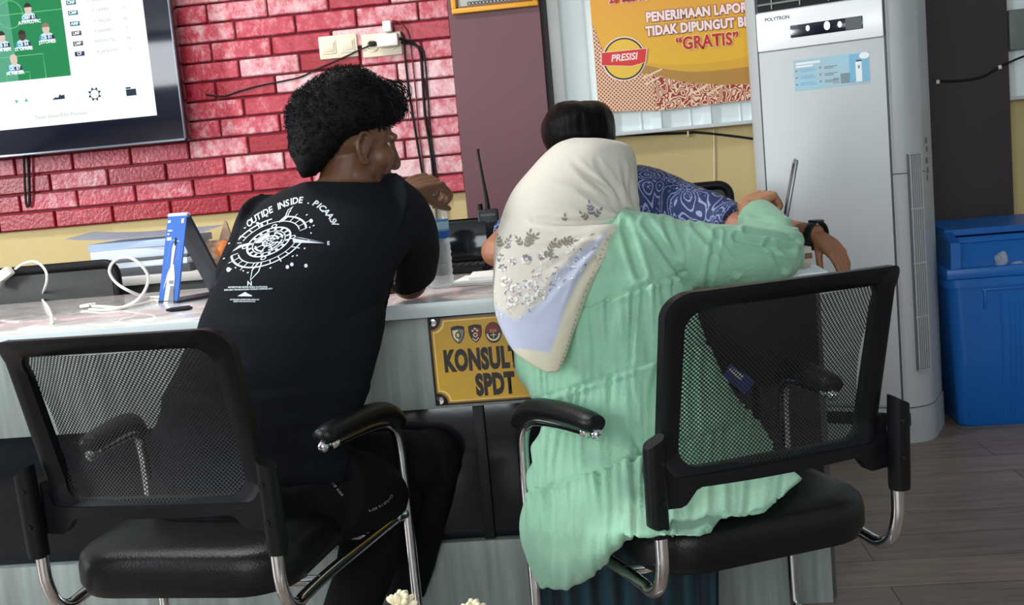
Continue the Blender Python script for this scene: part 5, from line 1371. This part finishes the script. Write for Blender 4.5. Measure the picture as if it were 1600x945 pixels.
for a, nm in ((ftR, 'r'), (ftL, 'l')):
    bm = B(); tube(bm, [a+Vector((0, -.06, -.045)), a+Vector((.005, .02, -.04)), a+Vector((.012, .10, -.05)), a+Vector((.02, .19, -.058))], [.036, .045, .044, .028], 14, 4)
    for v in bm.verts: v.co.z = max(v.co.z, .004)
    obj('shoe', bm, mat('dark_shoe', (40, 40, 44), .5), man, ang=0, world=True)

# ================================================================== woman in green tunic and hijab
wp = at(985, 780, 2.35)
wom = thing('person', 'person in a pale green tiered tunic and cream floral hijab seated with one arm raised', 'person', (wp.x, wp.y, 0))
wskin = skin('tan_skin', (196, 146, 112), (178, 126, 94))
W_ROWS = [(338, 935, 1010, 2.50, .06), (352, 895, 1035, 2.49, .09), (380, 850, 1058, 2.47, .115), (420, 825, 1072, 2.45, .13), (465, 808, 1082, 2.43, .135), (510, 800, 1096, 2.41, .14), (560, 803, 1116, 2.39, .14), (610, 822, 1144, 2.37, .145), (650, 842, 1180, 2.35, .15), (700, 842, 1215, 2.33, .155), (745, 838, 1240, 2.31, .155), (775, 836, 1240, 2.29, .15)]
whc = at(920, 303, 2.56); whf = Vector((.25, .9, -.32)); whu = Vector((.05, .25, 1))
bm = B(); sloft(bm, shrink(W_ROWS, .86))
P_w, M_w = head_parts(bm, whc, whf, whu, .93)
tube(bm, [at(945, 400, 2.5), at(935, 340, 2.53), at(922, 300, 2.55)], [.07, .052, .05], 16, 3)
wsh = at(1000, 388, 2.47); wel = at(1220, 402, 2.60); wwr = at(1168, 326, 2.85)
tube(bm, [wsh, wsh.lerp(wel, .5), wel], [.05, .045, .038], 14, 4); ball(bm, wel, (.038,)*3); tube(bm, [wel, wel.lerp(wwr, .4), wwr], [.037, .036, .025], 14, 4)
hand(bm, wwr+Vector((-.006, .005, .004)), (at(1207, 305, 2.90)-wwr), Vector((-.25, -.25, 1)), -1, s=.95, curls=[(62, 80, 55), (66, 82, 55), (68, 84, 55), (70, 84, 55)], tdir=Vector((.6, .5, -.1)))
# left arm along the counter edge in front
wsl = at(850, 410, 2.5); wll = Vector((-.26, 2.74, ZC+.04)); wlw = Vector((-.06, 2.88, ZC+.032))
tube(bm, [wsl, wll], [.05, .038], 14); ball(bm, wll, (.038,)*3); tube(bm, [wll, wlw], [.037, .025], 14); hand(bm, wlw, Vector((1, .2, 0)), Vector((0, 0, 1)), 1, s=.92)
wh1, wh2 = at(930, 780, 2.32), at(1120, 775, 2.30)
wk1, wk2 = Vector((wh1.x-.02, 2.56, .44)), Vector((wh2.x-.06, 2.54, .44))
wf1, wf2 = Vector((wk1.x, 2.50, .08)), Vector((wk2.x, 2.48, .08))
for a, b, c in ((wh1, wk1, wf1), (wh2, wk2, wf2)):
    tube(bm, [a, b], [.08, .055], 14); ball(bm, b, (.055,)*3); tube(bm, [b, c], [.052, .034], 14); tube(bm, [c+Vector((0, -.03, -.03)), c+Vector((-.02, .13, -.055))], [.034, .024], 12)
me = blend('woman_body', bm, .0036, 3); link('body', me, wskin, wom, ang=0, world=True); eyes(P_w, wom, .93)
# tunic
bm = B(); sloft(bm, W_ROWS)
tube(bm, [at(965, 385, 2.46), at(1015, 388, 2.46), at(1075, 396, 2.47), at(1140, 400, 2.50), at(1200, 402, 2.55), at(1222, 402, 2.59)], [.085, .078, .073, .070, .062, .052], 24, 5)
tube(bm, [at(1222, 400, 2.59), at(1214, 380, 2.66), at(1202, 362, 2.73), at(1188, 346, 2.79), at(1180, 338, 2.815)], [.054, .056, .055, .052, .050], 24, 4)
tube(bm, [wsl, wsl.lerp(wll, .5), wll], [.075, .062, .052], 18, 4); tube(bm, [wll, wlw.lerp(wll, .25)], [.052, .042], 16)
# panel hanging over the left side of the seat, and the tail lying on it
def panel(rows, n=36):
    rings = []
    for (py, xl, Yl, xr_, Yr_, th) in catmull(rows, 4):
        a = at(xl, py, Yl); b = at(xr_, py, Yr_); c = (a+b)/2; h = (b-a)/2; q = Vector((h.y, -h.x, 0)).normalized()
        rings.append([bm.verts.new(c+h*math.copysign(abs(math.cos(2*math.pi*k/n))**.7, math.cos(2*math.pi*k/n))+q*th*math.copysign(abs(math.sin(2*math.pi*k/n))**.7, math.sin(2*math.pi*k/n))) for k in range(n)])
    for a, b in zip(rings, rings[1:]):
        for k in range(n): bm.faces.new((a[k], a[(k+1) % n], b[(k+1) % n], b[k]))
    bm.faces.new(rings[0][::-1]); bm.faces.new(rings[-1])
panel([(640, 848, 2.28, 985, 2.27, .08), (690, 843, 2.26, 988, 2.20, .07), (740, 839, 2.25, 996, 2.09, .06), (785, 832, 2.23, 1003, 1.99, .05), (820, 825, 2.21, 1003, 1.93, .042), (845, 824, 2.20, 978, 1.945, .035), (868, 828, 2.19, 950, 1.975, .03), (886, 833, 2.18, 936, 2.00, .025), (902, 838, 2.17, 918, 2.04, .02), (914, 841, 2.16, 905, 2.07, .015), (921, 843, 2.155, 888, 2.10, .009)])
tail = [(975, 838), (1030, 836), (1092, 838), (1110, 822), (1124, 806), (1160, 808), (1190, 800), (1222, 778), (1252, 748), (1236, 732), (1150, 735), (1050, 740), (970, 770)]
prism(bm, tail, lambda u, v, q: atz(u, v, .438+.030*q))
me = blend('tunic', bm, .005, 3)
seams = (482, 604, 745)
def tunic_fold(p, n):
    x, y = px(p); d = 0
    if p.y < 2.62 and (x < 1075 or y > 455):
        t = y+.33*(x-900)
        prev = max([s for s in seams if s <= t], default=None)
        if prev is not None:
            k = t-prev; fade = math.exp(-k/70)
            u = x+.05*k*noise.noise(Vector((x*.02, 1, prev)))*8
            d += (.0085*fade+.003)*math.sin(u/3.4+3*noise.noise(Vector((x*.03, y*.008, prev))))*noise.noise(Vector((x*.045, y*.006, prev*.1)))*1.6
            d += .008*noise.noise(Vector((x*.028, y*.009, prev)))
        for s in seams: d -= .005*math.exp(-((t-s)/3)**2); d += .004*math.exp(-((t-s-7)/4)**2)
        d += .008*noise.noise(Vector((x*.012, y*.012, 5)))
    if x > 960 and y < 470:   # sleeve creases
        for (a, b, w, A) in (((1010, 350), (1075, 440), 12, .006), ((1085, 350), (1150, 425), 10, .004), ((1120, 365), (1105, 445), 9, .0045), ((1150, 372), (1235, 392), 10, .006), ((1165, 362), (1245, 375), 9, .006), ((1170, 340), (1240, 352), 8, .004), ((975, 350), (1000, 430), 13, .006), ((1200, 380), (1225, 420), 9, .005), ((1040, 345), (1060, 400), 10, .004)):
            w *= .75; A *= 1.5; q, t = pt_seg((x, y), a, b); d -= A*max(0, 1-q/w)**1.3; d += A*.5*math.exp(-((q-w*1.3)/(w*.5))**2)
        d += .004*noise.noise(p*16)
    return d
displace(me, tunic_fold)
def hem_mask(): pass
gcloth = mat('pale_green_cotton', (142, 192, 161), .8, var=.04, vscale=30, bump=.45, bscale=110, sheen=.2)
tun = link('tunic', me, gcloth, wom, ang=0, world=True)
# long skirt below the tunic
bm = B(); tmp = []
for (z, xa, xb, y, ry) in ((.46, -.10, .36, 2.42, .16), (.36, -.12, .35, 2.44, .16), (.22, -.13, .33, 2.46, .15), (.08, -.14, .32, 2.46, .15), (.02, -.14, .32, 2.46, .155)):
    c0 = wp.x-.11; tmp.append([bm.verts.new((c0+xa*.9+(xb-xa)*.9*(.5+.5*math.cos(2*math.pi*k/160)), y+ry*math.sin(2*math.pi*k/160)+.010*math.sin(k*.9+z*3)*(1.2-z), z)) for k in range(160)])
for a, b in zip(tmp, tmp[1:]):
    for k in range(160): bm.faces.new((a[k], a[(k+1) % 160], b[(k+1) % 160], b[k]))
bm.faces.new(tmp[0]); bm.faces.new(tmp[-1][::-1])
sk = obj('skirt', bm, None, wom, ang=0, world=True)
skm = bpy.data.materials.new('dark_teal_pleats'); skm.use_nodes = True; nt = skm.node_tree; b_ = nt.nodes['Principled BSDF']
tc = nt.nodes.new('ShaderNodeTexCoord'); wv = nt.nodes.new('ShaderNodeTexWave'); wv.inputs['Scale'].default_value = 7; wv.inputs['Distortion'].default_value = 1; nt.links.new(tc.outputs['Object'], wv.inputs[0])
rp = nt.nodes.new('ShaderNodeValToRGB'); rp.color_ramp.elements[0].color = lin(14, 26, 34); rp.color_ramp.elements[1].color = lin(28, 64, 74); nt.links.new(wv.outputs['Fac'], rp.inputs[0]); nt.links.new(rp.outputs[0], b_.inputs['Base Color']); b_.inputs['Roughness'].default_value = .8
sk.data.materials.append(skm)
# hijab
bm = B()
HJ = [(216, 895, 945, 2.54, .05), (224, 870, 978, 2.55, .09), (240, 850, 992, 2.555, .115), (262, 830, 995, 2.555, .128), (290, 806, 996, 2.55, .132), (320, 790, 995, 2.54, .132), (345, 782, 990, 2.53, .13), (372, 775, 974, 2.49, .137), (400, 772, 954, 2.455, .142), (430, 771, 938, 2.435, .145), (460, 771, 922, 2.42, .15), (490, 775, 908, 2.395, .152)]
sloft(bm, HJ, n=44)
sloft(bm, [(345, 850, 975, 2.47, .05), (358, 820, 972, 2.42, .05), (371, 800, 960, 2.395, .048), (385, 786, 953, 2.373, .046), (402, 776, 946, 2.355, .045), (430, 773, 933, 2.332, .045), (460, 771, 919, 2.312, .045), (490, 775, 908, 2.292, .042), (520, 786, 897, 2.268, .036), (548, 802, 888, 2.248, .028), (566, 824, 881, 2.238, .020), (577, 842, 876, 2.231, .013), (583, 852, 872, 2.226, .007)], n=44, e=.75)
me = blend('hijab', bm, .0046, 8)
def hij(p, n):
    x, y = px(p); d = .002*noise.noise(p*14)
    if n.y < .35:
        for (pl_, w, A) in ((((985, 345), (950, 320), (905, 292), (868, 282)), 12, .009), (((985, 343), (945, 300), (905, 262), (888, 246)), 11, .008), (((986, 335), (960, 295), (935, 258), (930, 243)), 10, .007), (((988, 330), (978, 280), (970, 245)), 9, .005), (((985, 350), (930, 346), (870, 348), (835, 343), (824, 330)), 10, .009), (((960, 372), (900, 400), (840, 425)), 14, .004), (((945, 385), (905, 440), (880, 500)), 11, .005), (((930, 380), (870, 440), (820, 500)), 14, .003), (((987, 340), (960, 310), (925, 278), (905, 255)), 7, .004), (((988, 338), (965, 305), (948, 270)), 6, .004), (((985, 348), (940, 335), (900, 322), (862, 315)), 8, .004), (((970, 360), (900, 375), (850, 385), (800, 390)), 9, .003), (((990, 320), (986, 285), (984, 250)), 6, .004)):
            best, s_ = min((pt_seg((x, y), a, b)[0], (k+pt_seg((x, y), a, b)[1])/(len(pl_)-1)) for k, (a, b) in enumerate(zip(pl_, pl_[1:]))); A *= max(0, 1-s_**1.6); w *= 1.15-.35*s_
            w *= .72; d -= A*max(0, 1-best/w)**1.2; d += A*.6*math.exp(-((best-w*1.3)/(w*.5))**2)
    return d
displace(me, hij)
# woven pattern of the cloth: lavender field near the hem and cream border
hem_r = [(990, 345), (957, 368), (930, 425), (905, 492), (890, 540), (873, 582)]; hem_b = [(873, 582), (850, 583), (822, 567), (800, 548), (780, 510)]
ca_ = me.color_attributes.new('cloth', 'FLOAT_COLOR', 'POINT')
cr, lav = Vector(lin(204, 199, 186)[:3]), Vector(lin(178, 184, 204)[:3]); brd = Vector(lin(210, 204, 180)[:3])
lav_line = [(990, 345), (946, 360), (904, 388), (866, 425), (848, 465), (806, 496), (777, 478), (765, 470)]
for i, v in enumerate(me.vertices):
    x, y = px(v.co); col = cr
    dr = min(pt_seg((x, y), a, b)[0] for a, b in zip(hem_r, hem_r[1:])); db = min(pt_seg((x, y), a, b)[0] for a, b in zip(hem_b[:3], hem_b[1:3]))
    # y of the lavender boundary at this x
    yl = None
    for (xa_, ya_), (xb__, yb__) in zip(lav_line, lav_line[1:]):
        if xb__ <= x <= xa_: yl = ya_+(yb__-ya_)*(xa_-x)/(xa_-xb__)
    if yl is None: yl = 470 if x < 770 else 345
    k = max(0, min(1, (y-yl)/9)); col = cr.lerp(lav, k)
    bw_ = 7+17*max(0, min(1, (y-350)/120)); kb_ = max(min(1, max(0, (bw_-dr)/5+.5)), min(1, max(0, (y-547-.1*(x-830))/5+.5))); col = col.lerp(brd, kb_)
    if v.normal.y > .35: col = cr
    ca_.data[i].color = (*col, 1)
hm = bpy.data.materials.new('hijab_cloth'); hm.use_nodes = True; nt = hm.node_tree; b_ = nt.nodes['Principled BSDF']
an = nt.nodes.new('ShaderNodeAttribute'); an.attribute_name = 'cloth'; nt.links.new(an.outputs['Color'], b_.inputs['Base Color']); b_.inputs['Roughness'].default_value = .75; b_.inputs['Sheen Weight'].default_value = .15
n2 = nt.nodes.new('ShaderNodeTexNoise'); n2.inputs['Scale'].default_value = 500; bpn = nt.nodes.new('ShaderNodeBump'); bpn.inputs['Strength'].default_value = .1; bpn.inputs['Distance'].default_value = .002; nt.links.new(n2.outputs['Fac'], bpn.inputs['Height']); nt.links.new(bpn.outputs[0], b_.inputs['Normal'])
hijab_bvh = bvh_of(me)
hij_o = link('hijab', me, hm, wom, ang=0, world=True)
rnd = random.Random(11)
leafm = mat('print_grey_green', (128, 124, 108), .8); rosem = mat('print_dusty_rose', (200, 184, 176), .8); palem = mat('print_pale', (226, 226, 220), .8); greym = mat('print_grey', (160, 152, 142), .8)
LP, FP, PP, GP = [], [], [], []
def leaf2(x, y, a, l, w, L): 
    ca_, sa_ = math.cos(a), math.sin(a); L.append([(x+ca_*u*l-sa_*v*w, y+sa_*u*l+ca_*v*w) for u, v in ((0, 0), (.3, .5), (.65, .42), (1, 0), (.65, -.42), (.3, -.5))])
def sprig(x, y, a, n, L):
    for k in range(n):
        u = k*5.5; cx, cy = x+math.cos(a)*u, y+math.sin(a)*u
        for s in (-1, 1): leaf2(cx, cy, a+s*.75, rnd.uniform(6, 9.5), rnd.uniform(3, 4.2), L)
    for q in ribbon2([(x, y), (x+math.cos(a)*n*5.5, y+math.sin(a)*n*5.5)], .9): L.append(q)
    leaf2(x+math.cos(a)*n*5.5, y+math.sin(a)*n*5.5, a, 8, 3.6, L)
def rose(x, y, r, L1, L2):
    for k in range(8):
        a = k*.8+rnd.uniform(-.2, .2); leaf2(x+math.cos(a)*r*.35, y+math.sin(a)*r*.3, a+rnd.uniform(-.3, .3), r*.65, r*.6, rnd.choice((L1, L2, PP)))
    for k in range(4):
        a = k*1.6
        for q in ribbon2([(x+math.cos(a+t)*r*(.3+.1*k), y+math.sin(a+t)*r*(.26+.08*k)) for t in (0, .5, 1.0, 1.4)], .9): GP.append(q)
for (x, y, a, n) in ((783, 385, -1.9, 3), (790, 388, -1.2, 3), (822, 385, -1.3, 4), (826, 380, -.8, 3), (815, 382, -2.2, 2), (868, 385, -.6, 4), (858, 392, -1.1, 3), (880, 380, -.2, 3), (925, 335, -1.8, 3), (930, 338, -.9, 2), (918, 342, -2.4, 2), (882, 345, -1.5, 1), (850, 395, .3, 3)): sprig(x, y, a, n, LP if rnd.random() < .75 else GP)
for (x, y, r_) in ((780, 402, 8), (800, 408, 7), (822, 405, 9), (845, 400, 7), (785, 418, 7), (862, 402, 6)): rose(x, y, r_, GP, FP)
for k in range(150):
    t = rnd.random(); x = 782+150*t+rnd.uniform(-22, 22); y = 478-95*t+rnd.uniform(-22, 26)
    if rnd.random() < .6: leaf2(x, y, rnd.uniform(0, 6.28), rnd.uniform(3, 6), rnd.uniform(1.4, 2.8), rnd.choice((FP, PP, GP, PP)))
    else:
        a = rnd.uniform(0, 6); L = rnd.choice((FP, PP, GP))
        for q in ribbon2([(x+math.cos(a+u)*4, y+math.sin(a+u)*3.4) for u in (0, .5, 1, 1.5, 2)], 1.3): L.append(q)
for (x, y) in ((805, 452), (830, 445), (800, 470), (845, 460), (825, 468), (790, 440)): rose(x, y, 10, FP, PP)
for nm, L, m in (('leaf_print', LP, leafm), ('rose_print', FP, rosem), ('pale_print', PP, palem), ('grey_print', GP, greym)): decal(nm, L, hijab_bvh, m, hij_o, off=.0012)
# scalloped stitching on the hem
st_ = []
hr = catmull(hem_r, 14)
for k, p in enumerate(hr): 
    if k % 2 == 0 and 365 < p[1] < 575: st_.append([(p[0]-3+1.4*math.cos(R(a)), p[1]+1.4*math.sin(R(a))) for a in range(0, 360, 60)])
decal('hem_stitching', st_, hijab_bvh, mat('stitch_olive', (170, 160, 120), .8), hij_o, off=.001)

# ================================================================== man in blue batik behind the counter
op = at(930, 500, 3.66)
off = thing('person', 'person in a navy paisley batik shirt leaning over the far side of the counter', 'person', (op.x, op.y, 0))
oskin = skin('warm_brown_skin', (168, 116, 86), (150, 98, 72))
O_ROWS = [(258, 890, 1010, 3.60, .09), (268, 880, 1042, 3.60, .12), (284, 858, 1072, 3.60, .135), (306, 834, 1100, 3.61, .14), (340, 812, 1118, 3.62, .14), (380, 800, 1118, 3.64, .14), (430, 812, 1085, 3.66, .14), (490, 820, 1060, 3.68, .14), (560, 815, 1065, 3.70, .15), (620, 810, 1070, 3.72, .15)]
ohc = at(906, 226, 3.52); ohf = Vector((-.05, -.45, -.88)); ohu = Vector((0, -.88, .47))
bm = B(); sloft(bm, shrink(O_ROWS, .88))
P_o, M_o = head_parts(bm, ohc, ohf, ohu, 1.0)
tube(bm, [at(915, 300, 3.60), at(910, 268, 3.56), ohc+Vector((0, .03, 0))], [.07, .058, .05], 16, 3)
oe1 = at(772, 398, 3.42); oe1.z = ZC+.05; oe1 = Vector((at(776, 398, 3.30).x, 3.30, ZC+.054)); ow1 = Vector((oe1.x+.2, 3.14, ZC+.034))
os1 = at(858, 318, 3.56)
tube(bm, [os1, os1.lerp(oe1, .6), oe1], [.055, .052, .046], 16, 4); ball(bm, oe1, (.046,)*3); tube(bm, [oe1, oe1.lerp(ow1, .5), ow1], [.046, .042, .028], 16, 4)
hand(bm, ow1, Vector((.9, -.3, 0)), Vector((0, 0, 1)), 1, s=1.0)
os2 = at(1068, 320, 3.56); oe2 = at(1165, 372, 3.34); oe2.z = max(oe2.z, ZC+.055); ow2 = at(1278, 368, 3.12)
tube(bm, [os2, os2.lerp(oe2, .5), oe2], [.058, .052, .046], 16, 4); ball(bm, oe2, (.046,)*3); tube(bm, [oe2, oe2.lerp(ow2, .4), ow2], [.045, .043, .030], 16, 4)
hd = at(1328, 416, 3.04)-ow2
hand(bm, ow2, hd, Vector((.5, -.6, .6)), 1, s=.93, curls=[(14, 22, 14), (20, 26, 16), (24, 28, 18), (26, 30, 18)], tdir=Vector((-.02, -.3, -1)), tcurl=0, spread=2)
for sx_h in (-1, 1):
    a = Vector((op.x+sx_h*.09, 3.72, .50)); k_ = Vector((op.x+sx_h*.12, 3.60 if False else 3.62, .47)); f_ = Vector((op.x+sx_h*.12, 3.64, .08))
    tube(bm, [Vector((op.x+sx_h*.09, 3.86, .52)), k_], [.085, .06], 14); ball(bm, k_, (.06,)*3); tube(bm, [k_, f_], [.055, .038], 14); tube(bm, [f_, f_+Vector((0, -.10, -.05))], [.036, .026], 12)
    tube(bm, [Vector((op.x, 3.72, .62)), Vector((op.x+sx_h*.09, 3.84, .52))], [.12, .1], 14)
me = blend('officer_body', bm, .0038, 3); link('body', me, oskin, off, ang=0, world=True); eyes(P_o, off)
bm = B(); sloft(bm, O_ROWS)
tube(bm, [os1+Vector((.03, .01, 0)), os1, os1.lerp(oe1, .45), os1.lerp(oe1, .72)], [.085, .08, .072, .068], 20, 4)
tube(bm, [os2+Vector((-.03, .01, 0)), os2, os2.lerp(oe2, .5), os2.lerp(oe2, .85)], [.08, .076, .07, .064], 20, 4)
tube(bm, [at(912, 262, 3.56), at(908, 250, 3.53)], [.075, .066], 18)
me = blend('batik_shirt', bm, .006, 5)
displace(me, lambda p, n: .005*noise.noise(p*10)+.003*noise.noise(p*24))
batm = bpy.data.materials.new('navy_batik'); batm.use_nodes = True; nt = batm.node_tree; b_ = nt.nodes['Principled BSDF']; tc = nt.nodes.new('ShaderNodeTexCoord')
nz = nt.nodes.new('ShaderNodeTexNoise'); nz.inputs['Scale'].default_value = 7; nz.inputs['Detail'].default_value = 0; nt.links.new(tc.outputs['Object'], nz.inputs[0])
vm = nt.nodes.new('ShaderNodeVectorMath'); vm.operation = 'MULTIPLY_ADD'; vm.inputs[1].default_value = (.2, .2, .2); nt.links.new(nz.outputs['Color'], vm.inputs[0]); nt.links.new(tc.outputs['Object'], vm.inputs[2])
vo = nt.nodes.new('ShaderNodeTexVoronoi'); vo.inputs['Scale'].default_value = 17; nt.links.new(vm.outputs[0], vo.inputs['Vector'])
m1 = nt.nodes.new('ShaderNodeMath'); m1.operation = 'MULTIPLY'; m1.inputs[1].default_value = 5.2; nt.links.new(vo.outputs['Distance'], m1.inputs[0])
f1 = nt.nodes.new('ShaderNodeMath'); f1.operation = 'FRACT'; nt.links.new(m1.outputs[0], f1.inputs[0])
g1_ = nt.nodes.new('ShaderNodeMath'); g1_.operation = 'GREATER_THAN'; g1_.inputs[1].default_value = .78; nt.links.new(f1.outputs[0], g1_.inputs[0])
vo2 = nt.nodes.new('ShaderNodeTexVoronoi'); vo2.inputs['Scale'].default_value = 95; nt.links.new(tc.outputs['Object'], vo2.inputs['Vector'])
l2 = nt.nodes.new('ShaderNodeMath'); l2.operation = 'LESS_THAN'; l2.inputs[1].default_value = .3; nt.links.new(vo2.outputs['Distance'], l2.inputs[0])
n3 = nt.nodes.new('ShaderNodeTexNoise'); n3.inputs['Scale'].default_value = 11; nt.links.new(tc.outputs['Object'], n3.inputs[0])
g3 = nt.nodes.new('ShaderNodeMath'); g3.operation = 'GREATER_THAN'; g3.inputs[1].default_value = .5; nt.links.new(n3.outputs['Fac'], g3.inputs[0])
mm = nt.nodes.new('ShaderNodeMath'); mm.operation = 'MULTIPLY'; nt.links.new(l2.outputs[0], mm.inputs[0]); nt.links.new(g3.outputs[0], mm.inputs[1])
c1_ = nt.nodes.new('ShaderNodeMixRGB'); c1_.inputs[1].default_value = lin(34, 48, 92); c1_.inputs[2].default_value = lin(104, 122, 166); nt.links.new(mm.outputs[0], c1_.inputs[0])
c2_ = nt.nodes.new('ShaderNodeMixRGB'); c2_.inputs[2].default_value = lin(136, 152, 190); nt.links.new(c1_.outputs[0], c2_.inputs[1]); nt.links.new(g1_.outputs[0], c2_.inputs[0])
nt.links.new(c2_.outputs[0], b_.inputs['Base Color']); b_.inputs['Roughness'].default_value = .7
link('batik_shirt', me, batm, off, ang=0, world=True)
bm = B()
sloft(bm, [(158, 884, 934, 3.49, .04), (164, 868, 948, 3.485, .08), (176, 856, 957, 3.48, .11), (192, 847, 961, 3.475, .125), (210, 846, 962, 3.47, .13), (228, 850, 961, 3.48, .125), (240, 860, 954, 3.50, .11), (250, 878, 942, 3.52, .085)])
me = blend('officer_hair', bm, .005, 4)
displace(me, lambda p, n: .003*noise.noise(Vector((p.x*60, p.y*14, p.z*14)))+.003*noise.noise(p*18))
link('hair', me, mat('glossy_black_hair', (7, 7, 9), .42, bump=.5, bscale=60, stretch=(6, 1, 1), spec=.08), off, ang=0, world=True)
tb_ = B()
for sx_h in (-1, 1): tube(tb_, [Vector((op.x+sx_h*.09, 3.86, .52)), Vector((op.x+sx_h*.12, 3.62, .47)), Vector((op.x+sx_h*.12, 3.64, .09))], [.105, .08, .07], 16, 5)
box(tb_, (op.x, 3.82, .56), (.36, .24, .2), .08, seg=4)
link('trousers', blend('officer_trousers', tb_, .01, 4), mat('dark_trousers', (34, 34, 38), .8), off, ang=0, world=True)
# wristwatch round the left wrist
wdir = (ow2-oe2).normalized(); wc_ = ow2-wdir*.006
t1 = wdir.cross(Vector((0, 0, 1))).normalized(); t2 = t1.cross(wdir).normalized()
wb = B(); rngs = []
for k in range(36):
    a_ = 2*math.pi*k/36; dv = t1*math.cos(a_)*.034+t2*math.sin(a_)*.036; nn = dv.normalized(); ring = []
    for du, dr in ((-.012, 0), (-.012, .004), (-.009, .0055), (.009, .0055), (.012, .004), (.012, 0)): ring.append(wb.verts.new(wc_+dv+nn*dr+wdir*du))
    rngs.append(ring)
for k in range(36):
    a, b = rngs[k], rngs[(k+1) % 36]
    for j in range(6): wb.faces.new((a[j], a[(j+1) % 6], b[(j+1) % 6], b[j]))
ww = obj('wristwatch', wb, mat('black_rubber', (26, 27, 30), .5), off, world=True)
Mw = Matrix((wdir, t1, t2)).transposed()
obj('watch_case', box(B(), wc_+t2*.039, (.034, .032, .009), .004, Mw), mat('watch_black', (30, 32, 36), .3), ww, world=True)
